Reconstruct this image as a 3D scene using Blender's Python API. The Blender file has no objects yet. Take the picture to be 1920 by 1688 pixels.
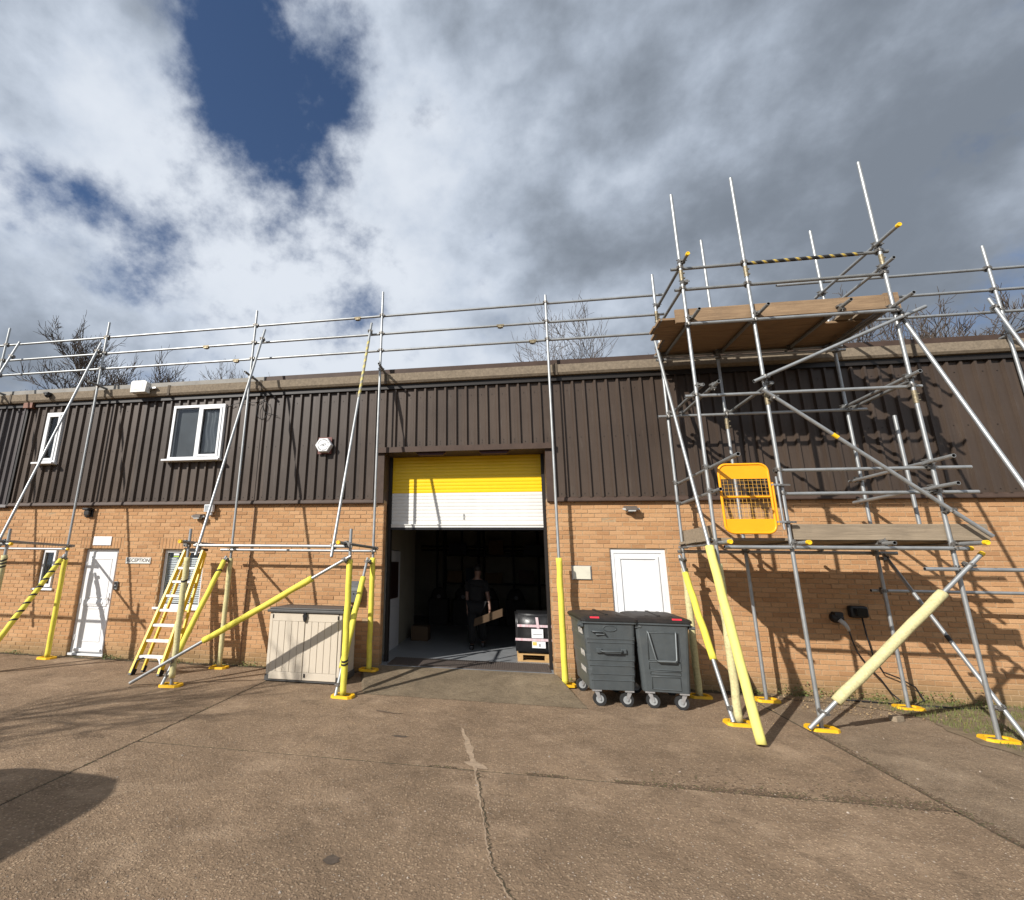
import bpy, bmesh, math, random
from mathutils import Vector, Matrix, Quaternion, noise
random.seed(7)
S = bpy.context.scene
COL = S.collection
rad = math.radians

# ------------------------------------------------------------------ camera
# camera solved from the photograph: wall plane is y = 0, ground z = 0
FPX, PPX, PPY = 893.46, 795.0, 844.0
CAM = Vector((0, -8.8, 1.83))
_yaw, _pit, _rol = rad(-10.1016), rad(13.7283), rad(.8143)
_f = Vector((math.sin(_yaw) * math.cos(_pit), math.cos(_yaw) * math.cos(_pit), math.sin(_pit)))
_r = Vector((math.cos(_yaw), -math.sin(_yaw), 0))
_u = _r.cross(_f)
RGT = math.cos(_rol) * _r + math.sin(_rol) * _u
UPV = -math.sin(_rol) * _r + math.cos(_rol) * _u
FWD = _f
cd = bpy.data.cameras.new('camera')
cam = bpy.data.objects.new('camera', cd)
COL.objects.link(cam)
M = Matrix((RGT, UPV, -FWD)).transposed().to_4x4()
M.translation = CAM
cam.matrix_world = M
cd.sensor_width = 36
cd.sensor_fit = 'HORIZONTAL'
cd.lens = FPX / 1920 * 36
cd.shift_x = (960 - PPX) / 1920
cd.clip_start = .05
cd.clip_end = 3000
S.camera = cam

def ray(x, y):
    return FWD + RGT * ((x - PPX) / FPX) - UPV * ((y - PPY) / FPX)
def atY(x, y, Y=0.):            # pixel -> point on the vertical plane y = Y
    d = ray(x, y)
    return CAM + d * ((Y - CAM.y) / d.y)
def atZ(x, y, Z=0.):            # pixel -> point on the level plane z = Z
    d = ray(x, y)
    return CAM + d * ((Z - CAM.z) / d.z)
def proj(p):
    q = Vector(p) - CAM
    w = q.dot(FWD)
    return PPX + FPX * q.dot(RGT) / w, PPY - FPX * q.dot(UPV) / w, w

# ------------------------------------------------------------------ sun, sky
SUN = Vector((.86, 1, -.82)).normalized()      # direction the light travels
ELEV = math.asin(-SUN.z)
sl = bpy.data.lights.new('sun', 'SUN')
sl.energy = 4.9
sl.angle = rad(.53)
sl.color = (1, .955, .89)
so = bpy.data.objects.new('sun', sl)
COL.objects.link(so)
so.location = (-20, -25, 20)
so.rotation_mode = 'QUATERNION'
so.rotation_quaternion = SUN.to_track_quat('-Z', 'Y')

W = bpy.data.worlds.new('World')
S.world = W
W.use_nodes = True
nt = W.node_tree
nt.nodes.clear()
def N(t, **k):
    n = nt.nodes.new(t)
    for a, v in k.items():
        setattr(n, a, v)
    return n
def Lk(a, b):
    nt.links.new(a, b)
def mth(op, a, b=None, c=None, clamp=False):
    n = N('ShaderNodeMath', operation=op, use_clamp=clamp)
    for i, v in enumerate((a, b, c)):
        if v is None:
            continue
        if isinstance(v, (int, float)):
            n.inputs[i].default_value = v
        else:
            Lk(v, n.inputs[i])
    return n.outputs[0]
def smooth(v, a, b, lo=0., hi=1.):
    n = N('ShaderNodeMapRange', interpolation_type='SMOOTHSTEP')
    Lk(v, n.inputs['Value'])
    for k, x in (('From Min', a), ('From Max', b), ('To Min', lo), ('To Max', hi)):
        n.inputs[k].default_value = x
    return n.outputs[0]
sky = N('ShaderNodeTexSky', sky_type='NISHITA', sun_disc=False, sun_elevation=ELEV,
        sun_rotation=math.atan2(-SUN.x, -SUN.y), air_density=1., dust_density=.6, ozone_density=2.)
tc = N('ShaderNodeTexCoord')
sx = N('ShaderNodeSeparateXYZ')
Lk(tc.outputs['Generated'], sx.inputs[0])
dirv = tc.outputs['Generated']
def noise_tex(scale, detail, rough, off=(0, 0, 0), dist=0., sq=(1, 1, 1.25)):
    mp = N('ShaderNodeMapping')
    mp.inputs['Location'].default_value = off
    mp.inputs['Scale'].default_value = sq
    Lk(dirv, mp.inputs[0])
    n = N('ShaderNodeTexNoise', noise_dimensions='3D')
    n.inputs['Scale'].default_value = scale
    n.inputs['Detail'].default_value = detail
    n.inputs['Roughness'].default_value = rough
    n.inputs['Distortion'].default_value = dist
    Lk(mp.outputs[0], n.inputs['Vector'])
    return n.outputs['Fac']
def patch(px, py, half, sharp=1.):
    # soft round region of sky about a direction (half width in degrees)
    d = ray(px, py).normalized()
    vm = N('ShaderNodeVectorMath', operation='DOT_PRODUCT')
    Lk(dirv, vm.inputs[0]); vm.inputs[1].default_value = d
    return mth('POWER', 2.718, mth('MULTIPLY', mth('SUBTRACT', vm.outputs['Value'], 1.), sharp / (1 - math.cos(rad(half)))))
nA = noise_tex(2.6, 10, .54, (3.1, 1.7, .4))
nB = noise_tex(7.5, 10, .6, (7.3, 2.2, 1))
nU = noise_tex(2.6, 10, .54, (3.1, 1.7, .52))        # same field sampled a little higher: shaded undersides
nC = noise_tex(1.5, 5, .5, (11.3, 4.2, 5))
nD = noise_tex(19., 8, .62, (2.3, 9.2, 4))
dens = mth('ADD', mth('ADD', mth('ADD', mth('MULTIPLY', nA, .55), mth('MULTIPLY', nB, .62)), mth('MULTIPLY', nD, .24)), -.005)
for px, py, hw, k in ((440, -90, 8., -.23), (420, 30, 6., -.19), (470, 130, 5.5, -.19), (500, 215, 4.4, -.17), (640, 160, 4.2, -.18), (680, 60, 4., -.10), (550, 85, 3.6, .15), (250, 40, 6, .10), (690, -20, 6, .08), (30, 240, 6, .08),
                      (110, 350, 3.6, -.14), (230, 430, 5, -.16), (340, 480, 5., -.12), (575, 330, 4., -.14), (860, 270, 3.5, -.09), (10, 330, 3., -.09), (450, 310, 4., -.07),
                      (2050, 420, 12, -.22), (1500, 250, 34, .15), (1000, 300, 14, .07), (200, 170, 7, .05)):
    dens = mth('ADD', dens, mth('MULTIPLY', patch(px, py, hw), k))
cover = smooth(dens, .44, .72)
bulk = mth('ADD', mth('ADD', mth('MULTIPLY', dens, .42), mth('MULTIPLY', mth('SUBTRACT', nU, nA), 1.15)), mth('MULTIPLY', nC, .5))
for px, py, hw, k in ((1780, 150, 27, .24), (1900, 30, 14, .14), (1650, 660, 16, .05), (250, 720, 16, .0), (1500, 380, 20, .08), (0, 620, 11, .22), (150, 40, 10, .09), (760, 30, 8, .07), (720, 350, 14, -.06), (300, 330, 12, -.05), (650, 620, 20, -.05), (1100, 600, 18, -.03), (1050, 160, 9, -.05)):
    bulk = mth('ADD', bulk, mth('MULTIPLY', patch(px, py, hw), k))
shade = smooth(bulk, .38, .98)
cr = N('ShaderNodeValToRGB')
el = cr.color_ramp.elements
el[0].position = 0.; el[0].color = (8.5, 9.1, 10.0, 1)
el[1].position = 1.; el[1].color = (2.4, 2.78, 3.35, 1)
e = el.new(.28); e.color = (6.7, 7.45, 8.6, 1)
e = el.new(.6); e.color = (4.6, 5.25, 6.25, 1)
Lk(shade, cr.inputs[0])
mx = N('ShaderNodeMix', data_type='RGBA')
Lk(cover, mx.inputs['Factor'])
sk = N('ShaderNodeMix', data_type='RGBA', blend_type='MULTIPLY')
sk.inputs['Factor'].default_value = 1
sk.inputs['B'].default_value = (.80, .90, 1.06, 1)
Lk(sky.outputs[0], sk.inputs['A'])
Lk(sk.outputs['Result'], mx.inputs['A'])
Lk(cr.outputs[0], mx.inputs['B'])
bg = N('ShaderNodeBackground')
bg.inputs['Strength'].default_value = .068
Lk(mx.outputs['Result'], bg.inputs['Color'])
wo = N('ShaderNodeOutputWorld')
Lk(bg.outputs[0], wo.inputs[0])

S.view_settings.view_transform = 'Standard'
S.view_settings.look = 'None'
S.view_settings.exposure = .38
S.view_settings.gamma = 1
S.view_settings.use_curve_mapping = False
S.cycles.max_bounces = 6
S.cycles.use_denoising = True
S.cycles.caustics_reflective = False
S.cycles.caustics_refractive = False

# ------------------------------------------------------------------ materials
MATS = {}
def mat(name, col, rough=.6, metal=0., var=.12, scale=8., bump=0., bscale=60., col2=None, spec=.4, coords='Object', stretch=(1, 1, 1), detail=5, dirt=0., dirtcol=(.08, .06, .04)):
    if name in MATS:
        return MATS[name]
    m = bpy.data.materials.new(name)
    m.use_nodes = True
    t = m.node_tree
    b = t.nodes['Principled BSDF']
    b.inputs['Roughness'].default_value = rough
    b.inputs['Metallic'].default_value = metal
    b.inputs['Specular IOR Level'].default_value = spec
    tc = t.nodes.new('ShaderNodeTexCoord')
    mp = t.nodes.new('ShaderNodeMapping')
    mp.inputs['Scale'].default_value = stretch
    t.links.new(tc.outputs[coords], mp.inputs[0])
    n = t.nodes.new('ShaderNodeTexNoise')
    n.inputs['Scale'].default_value = scale
    n.inputs['Detail'].default_value = detail
    n.inputs['Roughness'].default_value = .6
    t.links.new(mp.outputs[0], n.inputs['Vector'])
    r = t.nodes.new('ShaderNodeValToRGB')
    c2 = col2 or tuple(c * (1 + var) for c in col)
    c1 = tuple(c * (1 - var) for c in col) if col2 is None else col
    r.color_ramp.elements[0].position = .32
    r.color_ramp.elements[1].position = .68
    r.color_ramp.elements[0].color = (*c1, 1)
    r.color_ramp.elements[1].color = (*c2, 1)
    t.links.new(n.outputs['Fac'], r.inputs[0])
    out = r.outputs[0]
    if dirt:
        n3 = t.nodes.new('ShaderNodeTexNoise')
        n3.inputs['Scale'].default_value = scale * .35
        n3.inputs['Detail'].default_value = 8
        n3.inputs['Roughness'].default_value = .7
        t.links.new(tc.outputs[coords], n3.inputs['Vector'])
        mr = t.nodes.new('ShaderNodeMapRange')
        mr.inputs['From Min'].default_value = .52
        mr.inputs['From Max'].default_value = .75
        mr.inputs['To Max'].default_value = dirt
        t.links.new(n3.outputs['Fac'], mr.inputs['Value'])
        x = t.nodes.new('ShaderNodeMix'); x.data_type = 'RGBA'
        t.links.new(mr.outputs[0], x.inputs['Factor'])
        t.links.new(out, x.inputs['A'])
        x.inputs['B'].default_value = (*dirtcol, 1)
        out = x.outputs['Result']
    t.links.new(out, b.inputs['Base Color'])
    if bump:
        n2 = t.nodes.new('ShaderNodeTexNoise')
        n2.inputs['Scale'].default_value = bscale
        n2.inputs['Detail'].default_value = 6
        t.links.new(mp.outputs[0], n2.inputs['Vector'])
        bp = t.nodes.new('ShaderNodeBump')
        bp.inputs['Strength'].default_value = bump
        bp.inputs['Distance'].default_value = .01
        t.links.new(n2.outputs['Fac'], bp.inputs['Height'])
        t.links.new(bp.outputs[0], b.inputs['Normal'])
    MATS[name] = m
    return m

def nodes_mat(name):
    m = bpy.data.materials.new(name)
    m.use_nodes = True
    MATS[name] = m
    t = m.node_tree
    return m, t, t.nodes['Principled BSDF']
class NB:                        # tiny node helper
    def __init__(s, t): s.t = t
    def n(s, ty, **k):
        x = s.t.nodes.new(ty)
        for a, v in k.items(): setattr(x, a, v)
        return x
    def l(s, a, b): s.t.links.new(a, b)
    def m(s, op, a, b=None, clamp=False):
        x = s.n('ShaderNodeMath', operation=op, use_clamp=clamp)
        for i, v in enumerate((a, b)):
            if v is None: continue
            if isinstance(v, (int, float)): x.inputs[i].default_value = v
            else: s.l(v, x.inputs[i])
        return x.outputs[0]
    def noise(s, vec, scale, detail=5, rough=.6, dist=0.):
        x = s.n('ShaderNodeTexNoise')
        x.inputs['Scale'].default_value = scale; x.inputs['Detail'].default_value = detail
        x.inputs['Roughness'].default_value = rough; x.inputs['Distortion'].default_value = dist
        s.l(vec, x.inputs['Vector'])
        return x.outputs['Fac']
    def ramp(s, f, *st):
        x = s.n('ShaderNodeValToRGB')
        e = x.color_ramp.elements
        while len(e) < len(st): e.new(.5)
        for q, (p, c) in zip(e, st): q.position = p; q.color = (*c, 1)
        s.l(f, x.inputs[0])
        return x.outputs[0]
    def mix(s, f, a, b, mode='MIX'):
        x = s.n('ShaderNodeMix', data_type='RGBA', blend_type=mode)
        for k, v in (('Factor', f), ('A', a), ('B', b)):
            if isinstance(v, (int, float)): x.inputs[k].default_value = v
            elif isinstance(v, tuple): x.inputs[k].default_value = (*v, 1)
            else: s.l(v, x.inputs[k])
        return x.outputs['Result']
    def rng(s, f, a, b, lo=0., hi=1.):
        x = s.n('ShaderNodeMapRange', interpolation_type='SMOOTHSTEP')
        s.l(f, x.inputs['Value'])
        for k, v in (('From Min', a), ('From Max', b), ('To Min', lo), ('To Max', hi)): x.inputs[k].default_value = v
        return x.outputs[0]
    def bump(s, h, st, d, bsdf):
        x = s.n('ShaderNodeBump')
        x.inputs['Strength'].default_value = st; x.inputs['Distance'].default_value = d
        s.l(h, x.inputs['Height']); s.l(x.outputs[0], bsdf.inputs['Normal'])

def brick_material():
    m, t, b = nodes_mat('buff brick')
    k = NB(t)
    g = k.n('ShaderNodeNewGeometry')
    sp = k.n('ShaderNodeSeparateXYZ'); k.l(g.outputs['Position'], sp.inputs[0])
    row = k.m('FLOOR', k.m('DIVIDE', sp.outputs[2], .075))
    off = k.m('MULTIPLY', k.m('MODULO', row, 2.), .1125)
    colm = k.m('FLOOR', k.m('DIVIDE', k.m('ADD', k.m('ADD', sp.outputs[0], 30), off), .225))
    cb = k.n('ShaderNodeCombineXYZ'); k.l(colm, cb.inputs[0]); k.l(row, cb.inputs[1])
    wn = k.n('ShaderNodeTexWhiteNoise', noise_dimensions='2D'); k.l(cb.outputs[0], wn.inputs['Vector'])
    c = k.ramp(wn.outputs['Value'], (0., (.37, .203, .10)), (.10, (.42, .23, .112)), (.5, (.462, .262, .13)), (.88, (.50, .296, .155)), (1., (.42, .235, .12)))
    n1 = k.noise(g.outputs['Position'], 45, 7, .7)
    c = k.mix(.42, c, k.ramp(n1, (.3, (.62, .60, .58)), (.55, (1, 1, 1)), (.8, (1.25, 1.2, 1.12))), 'MULTIPLY')
    big = k.noise(g.outputs['Position'], .9, 5)
    c = k.mix(.8, c, k.ramp(big, (.3, (.90, .87, .86)), (.7, (1.06, 1.06, 1.02))), 'MULTIPLY')
    # damp, mossy foot of the wall
    low = k.m('MULTIPLY', k.rng(k.m('ADD', sp.outputs[2], k.m('MULTIPLY', big, .35)), .62, .18), .62)
    c = k.mix(low, c, (.15, .125, .062))
    k.l(c, b.inputs['Base Color'])
    b.inputs['Roughness'].default_value = .88
    b.inputs['Specular IOR Level'].default_value = .2
    k.bump(k.m('ADD', n1, k.noise(g.outputs['Position'], 160, 3)), .55, .006, b)
    return m
BRICK = brick_material()
MORTAR = mat('mortar', (.36, .25, .145), .95, var=.2, scale=30, bump=.4, bscale=200)

def cladding_material(name, base, alt):
    m, t, b = nodes_mat(name)
    k = NB(t)
    g = k.n('ShaderNodeNewGeometry')
    mp = k.n('ShaderNodeMapping'); mp.inputs['Scale'].default_value = (1, 1, .04)
    k.l(g.outputs['Position'], mp.inputs[0])
    st = k.noise(mp.outputs[0], 55, 4, .6)
    big = k.noise(g.outputs['Position'], .8, 5)
    c = k.mix(st, base, alt)
    c = k.mix(.7, c, k.ramp(big, (.3, (.82, .82, .84)), (.7, (1.15, 1.12, 1.1))), 'MULTIPLY')
    oi = k.n('ShaderNodeObjectInfo')
    c = k.mix(.8, c, k.ramp(oi.outputs['Random'], (0., (.80, .80, .82)), (1., (1.2, 1.18, 1.16))), 'MULTIPLY')
    mp2 = k.n('ShaderNodeMapping'); mp2.inputs['Scale'].default_value = (1, 1, .12)
    k.l(g.outputs['Position'], mp2.inputs[0])
    streak = k.rng(k.noise(mp2.outputs[0], 14, 6, .7), .56, .78, 0, .45)
    c = k.mix(streak, c, (.12, .105, .09))
    k.l(c, b.inputs['Base Color'])
    k.l(k.rng(big, .3, .7, .36, .5), b.inputs['Roughness'])
    b.inputs['Specular IOR Level'].default_value = .28
    k.bump(k.m('ADD', st, k.m('MULTIPLY', k.noise(g.outputs['Position'], 2.2, 3), 2.)), .16, .004, b)
    return m
CLAD = cladding_material('brown coated steel', (.050, .036, .027), (.068, .050, .038))
CLAD2 = cladding_material('slate brown coated steel', (.062, .054, .055), (.085, .074, .072))
TRIM = mat('brown trim', (.062, .040, .030), .6, spec=.25, var=.15, scale=6)
DARKTRIM = mat('near black trim', (.014, .011, .009), .5)
FASC = mat('weathered cement gutter', (.20, .16, .115), .95, var=.2, scale=26, bump=.4, bscale=120, dirt=.6, dirtcol=(.10, .08, .058), detail=9)
ROOFM = mat('roof sheet', (.10, .085, .075), .7)
UPVC = mat('white upvc', (.70, .705, .71), .36, var=.035, scale=3, spec=.45, dirt=.22, dirtcol=(.44, .42, .38))
GREYP = mat('grey plastic', (.16, .165, .165), .5)
BLACKP = mat('black plastic', (.012, .012, .013), .42)
STEEL = mat('galvanised tube', (.34, .35, .35), .46, metal=.6, var=.14, scale=7, dirt=.25, dirtcol=(.25, .24, .22))
STEEL_D = mat('dull galvanised tube', (.25, .255, .25), .52, metal=.55, var=.18, scale=7, dirt=.35, dirtcol=(.16, .14, .11))
TUBEIN = mat('tube bore', (.015, .013, .012), .9)  # near-black stands in for the shade inside the open tube ends
COUP = mat('coupler steel', (.20, .19, .175), .5, metal=.7, var=.35, scale=40, dirt=.5, dirtcol=(.12, .07, .035))
FOAM = mat('bright yellow foam', (.68, .60, .075), .75, var=.08, scale=10, bump=.2, bscale=30, dirt=.45, dirtcol=(.36, .31, .09))
FOAMP = mat('faded cream foam', (.53, .48, .25), .85, var=.14, scale=42, bump=.3, bscale=40, dirt=.75, dirtcol=(.27, .23, .12))
PADY = mat('yellow plastic pad', (.78, .44, .012), .5, var=.12, scale=12, dirt=.4, dirtcol=(.3, .2, .08))
CAPY = mat('yellow plastic cap', (.80, .50, .015), .45)
TAPEK = mat('black tape', (.02, .018, .016), .5)
WOOD = mat('weathered scaffold board', (.20, .13, .075), .85, var=.3, scale=5, bump=.4, bscale=12, stretch=(.5, 6, 6), col2=(.30, .20, .115), dirt=.5, dirtcol=(.10, .07, .045))
WOODG = mat('grey weathered board', (.21, .165, .115), .88, scale=5, bump=.4, bscale=12, stretch=(.5, 6, 6), col2=(.31, .245, .17), dirt=.5, dirtcol=(.12, .095, .07))
GATE = mat('orange powder coat', (.86, .36, .008), .38, var=.05, scale=5)
LADY = mat('yellow fibreglass', (.74, .50, .02), .4, var=.08, scale=8, dirt=.25, dirtcol=(.35, .26, .06))
ALU = mat('aluminium tread', (.74, .74, .73), .45, metal=.15, var=.08, scale=20)
BEIGE = mat('beige resin', (.53, .465, .372), .6, scale=6, var=.02, bump=.08, bscale=14, stretch=(6, 6, .7))
CHESTK = mat('charcoal resin', (.075, .072, .068), .55, var=.15)
BING = mat('grey bin plastic', (.064, .073, .076), .45, var=.12, scale=7, bump=.06, bscale=50, dirt=.25, dirtcol=(.11, .10, .085))
BINL = mat('black bin lid', (.016, .014, .013), .6, var=.2, scale=9, dirt=.45, dirtcol=(.075, .05, .04))
RED = mat('red label', (.62, .03, .05), .4)
RUBBER = mat('rubber tyre', (.02, .02, .02), .8)
ZINC = mat('zinc castor', (.5, .5, .5), .4, metal=.7)
YEL = mat('yellow shutter lath', (.84, .55, .006), .36, var=.03, scale=4)
WHT = mat('white shutter lath', (.70, .69, .655), .4, var=.04, scale=4, dirt=.25, dirtcol=(.45, .43, .38), stretch=(1, 1, .4))
FLOORM = mat('grey floor paint', (.22, .23, .24), .35, var=.1, scale=3)
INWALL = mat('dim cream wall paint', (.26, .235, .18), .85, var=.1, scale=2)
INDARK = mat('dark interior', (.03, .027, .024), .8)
SKIN = mat('skin', (.16, .09, .065), .5, var=.05)
TSHIRT = mat('black cotton', (.006, .006, .007), .9)
TROUS = mat('dark trousers', (.006, .006, .007), .9)
HAIR = mat('dark hair', (.012, .009, .007), .6)
CARD = mat('cardboard', (.075, .046, .024), .85, var=.08)
PINE = mat('pallet wood', (.47, .29, .12), .8, var=.2, scale=8, stretch=(1, 5, 5))
WRAP = mat('black wrap', (.010, .010, .011), .38, var=.2, scale=10, bump=.5, bscale=9, spec=.6)
PAPER = mat('white paper', (.78, .78, .80), .6, var=.02)
INK = mat('printed ink', (.02, .02, .03), .6)
PINK = mat('printed tape', (.66, .60, .62), .5, scale=30, col2=(.58, .33, .36), stretch=(1, 1, .1))
BARK = mat('bare twig bark', (.075, .055, .040), .9, var=.3, scale=3)
LEAF = mat('weed leaf', (.07, .11, .025), .6, var=.4, scale=9, col2=(.13, .13, .03))
GRASSM = mat('grass blade', (.075, .11, .022), .6, scale=6, col2=(.17, .16, .05))
DEADL = mat('dead leaf litter', (.20, .125, .06), .85, scale=12, col2=(.33, .24, .13))
STONE = mat('loose stone', (.30, .25, .20), .9, scale=30, var=.35)

def concrete(name, a, b2, big_t=(.75, 1.2), agg=95., dark=0.):
    m, t, b = nodes_mat(name)
    k = NB(t)
    g = k.n('ShaderNodeNewGeometry')
    P = g.outputs['Position']
    big = k.noise(P, .55, 6, .6)
    mid = k.noise(P, 3.2, 8, .68)
    fine = k.noise(P, 70, 4, .7)
    vo = k.n('ShaderNodeTexVoronoi', feature='F1'); vo.inputs['Scale'].default_value = agg
    k.l(P, vo.inputs['Vector'])
    sepc = k.n('ShaderNodeSeparateColor'); k.l(vo.outputs['Color'], sepc.inputs[0])
    stone = k.ramp(sepc.outputs[0], (0., tuple(x * .62 for x in a)), (.35, a), (.7, b2), (.93, tuple(x * 1.12 for x in b2)), (1., (.56, .46, .35)))
    sm = k.rng(vo.outputs['Distance'], .62 / 1.5, .30)
    c = k.mix(k.m('MULTIPLY', sm, .75), tuple(x * .74 for x in a), stone)
    c = k.mix(1., c, k.ramp(big, (.28, (big_t[0],) * 3), (.72, (big_t[1],) * 3)), 'MULTIPLY')
    c = k.mix(.8, c, k.ramp(mid, (.28, (.70, .68, .66)), (.5, (1, 1, 1)), (.74, (1.22, 1.21, 1.18))), 'MULTIPLY')
    grain = k.noise(P, 24, 6, .75)
    c = k.mix(.75, c, k.ramp(grain, (.30, (.62, .60, .58)), (.5, (1, 1, 1)), (.70, (1.3, 1.28, 1.24))), 'MULTIPLY')
    drift = k.noise(P, 1.4, 8, .72, .2)
    c = k.mix(k.rng(drift, .50, .72, 0, .42), c, tuple(x * 1.12 for x in b2))
    stain = k.rng(k.noise(P, 1.25, 9, .72, .6), .585, .72, 0, .6)
    c = k.mix(stain, c, (.085, .062, .043))
    k.l(c, b.inputs['Base Color'])
    b.inputs['Roughness'].default_value = .93
    b.inputs['Specular IOR Level'].default_value = .2
    k.bump(k.m('ADD', k.m('MULTIPLY', sm, 1.1), k.m('ADD', k.m('ADD', fine, k.m('MULTIPLY', grain, 1.6)), k.m('MULTIPLY', mid, 1.2))), 1., .02, b)
    return m
CONC = concrete('exposed aggregate concrete', (.385, .270, .175), (.55, .400, .270), agg=46.)
CONC2 = concrete('smoother grey concrete', (.36, .264, .177), (.475, .362, .252), agg=62.)
RAMPM = concrete('ramp concrete', (.33, .256, .17), (.42, .335, .228), agg=100.)
SOIL = mat('dirt in joints', (.05, .037, .023), .95, var=.4, scale=25, bump=.6, bscale=90, col2=(.085, .068, .036))
SAND = mat('sandy crack filling', (.30, .22, .148), .95, var=.25, scale=20, bump=.5, bscale=120)

def glass_material(tint=(.88, .9, .91), rough=.03):
    m, t, b = nodes_mat('window glass')
    k = NB(t)
    t.nodes.remove(b)
    gl = k.n('ShaderNodeBsdfGlossy'); gl.inputs['Roughness'].default_value = rough
    tr = k.n('ShaderNodeBsdfTransparent'); tr.inputs['Color'].default_value = (*tint, 1)
    lw = k.n('ShaderNodeLayerWeight'); lw.inputs['Blend'].default_value = .5
    fac = k.m('ADD', k.m('MULTIPLY', k.m('POWER', lw.outputs['Facing'], 5.), .9), .045)
    ms = k.n('ShaderNodeMixShader')
    k.l(fac, ms.inputs[0]); k.l(tr.outputs[0], ms.inputs[1]); k.l(gl.outputs[0], ms.inputs[2])
    k.l(ms.outputs[0], t.nodes['Material Output'].inputs[0])
    return m
GLASS = glass_material()
BLIND = mat('venetian blind slat', (.80, .80, .78), .5)
ROOMK = mat('unlit room', (.05, .05, .05), .9)
NETC = mat('net curtain', (.30, .31, .32), .9)

# ------------------------------------------------------------------ mesh helpers
class MB:
    def __init__(s):
        s.v = []; s.f = []; s.mi = []; s.sm = []; s.cur = 0
    def add(s, vs, fs, smooth=False):
        o = len(s.v)
        s.v += [tuple(x) for x in vs]
        for f in fs:
            s.f.append(tuple(i + o for i in f)); s.mi.append(s.cur); s.sm.append(smooth)
        return s
    def box(s, x0, x1, y0, y1, z0, z1, bev=0.):
        if bev:
            return s.bbox(x0, x1, y0, y1, z0, z1, bev)
        vs = [(x, y, z) for x in (x0, x1) for y in (y0, y1) for z in (z0, z1)]
        return s.add(vs, [(0, 1, 3, 2), (4, 6, 7, 5), (0, 4, 5, 1), (2, 3, 7, 6), (0, 2, 6, 4), (1, 5, 7, 3)])
    def bbox(s, x0, x1, y0, y1, z0, z1, b):
        bm = bmesh.new()
        bmesh.ops.create_cube(bm, size=1)
        for v in bm.verts:
            v.co = Vector(((x0 + x1) / 2 + v.co.x * (x1 - x0), (y0 + y1) / 2 + v.co.y * (y1 - y0), (z0 + z1) / 2 + v.co.z * (z1 - z0)))
        bmesh.ops.bevel(bm, geom=bm.edges[:], offset=b, segments=2, profile=.5, affect='EDGES')
        s.bm(bm); bm.free()
        return s
    def bm(s, bm, smooth=False):
        bm.verts.index_update()
        return s.add([v.co for v in bm.verts], [[v.index for v in f.verts] for f in bm.faces], smooth)
    def obox(s, c, ax, ay, az):
        """box centred at c with half-axis vectors"""
        c = Vector(c); ax, ay, az = Vector(ax), Vector(ay), Vector(az)
        vs = [c + ax * i + ay * j + az * k for i in (-1, 1) for j in (-1, 1) for k in (-1, 1)]
        return s.add(vs, [(0, 1, 3, 2), (4, 6, 7, 5), (0, 4, 5, 1), (2, 3, 7, 6), (0, 2, 6, 4), (1, 5, 7, 3)])
    def tube(s, a, b, r, n=12, r2=None, hollow=0., caps=True):
        a, b = Vector(a), Vector(b)
        r2 = r if r2 is None else r2
        d = (b - a).normalized()
        p = d.orthogonal().normalized(); q = d.cross(p)
        cs = [(math.cos(2 * math.pi * i / n), math.sin(2 * math.pi * i / n)) for i in range(n)]
        A = [a + (p * c + q * t) * r for c, t in cs]; B = [b + (p * c + q * t) * r2 for c, t in cs]
        s.add(A + B, [(i, (i + 1) % n, n + (i + 1) % n, n + i) for i in range(n)], True)
        if hollow:
            ri = hollow
            for c0, dd in ((a, d), (b, -d)):
                O = [c0 + (p * c + q * t) * r for c, t in cs]; I = [c0 + (p * c + q * t) * ri for c, t in cs]
                J = [c0 + dd * .06 + (p * c + q * t) * ri for c, t in cs]
                s.add(O + I, [(i, (i + 1) % n, n + (i + 1) % n, n + i) for i in range(n)])
                m = s.cur; s.cur = 1
                s.add(I + J + [], [(i, (i + 1) % n, n + (i + 1) % n, n + i) for i in range(n)] + [tuple(range(n, 2 * n))])
                s.cur = m
        elif caps:
            s.add(A, [tuple(range(n))]); s.add(B, [tuple(range(n))])
        return s
    def path(s, pts, rs, n=6, closed_ends=True):
        pts = [Vector(p) for p in pts]
        if not isinstance(rs, (list, tuple)): rs = [rs] * len(pts)
        rings = []
        pp = None
        for i, p in enumerate(pts):
            d = (pts[min(i + 1, len(pts) - 1)] - pts[max(i - 1, 0)]).normalized()
            if pp is None: pv = d.orthogonal().normalized()
            else:
                pv = pp - d * pp.dot(d)
                pv = pv.normalized() if pv.length > 1e-6 else d.orthogonal().normalized()
            pp = pv
            q = d.cross(pv)
            rings.append([p + (pv * math.cos(2 * math.pi * j / n) + q * math.sin(2 * math.pi * j / n)) * rs[i] for j in range(n)])
        vs = [v for r in rings for v in r]
        fs = []
        for i in range(len(pts) - 1):
            for j in range(n):
                fs.append((i * n + j, i * n + (j + 1) % n, (i + 1) * n + (j + 1) % n, (i + 1) * n + j))
        if closed_ends:
            fs += [tuple(range(n)), tuple(range((len(pts) - 1) * n, len(pts) * n))]
        return s.add(vs, fs, True)
    def poly(s, pts, d):
        """extrude polygon pts (3d) by vector d"""
        n = len(pts); d = Vector(d)
        A = [Vector(p) for p in pts]; B = [p + d for p in A]
        return s.add(A + B, [tuple(range(n)), tuple(range(n, 2 * n))] + [(i, (i + 1) % n, n + (i + 1) % n, n + i) for i in range(n)])
WM = {}
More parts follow.
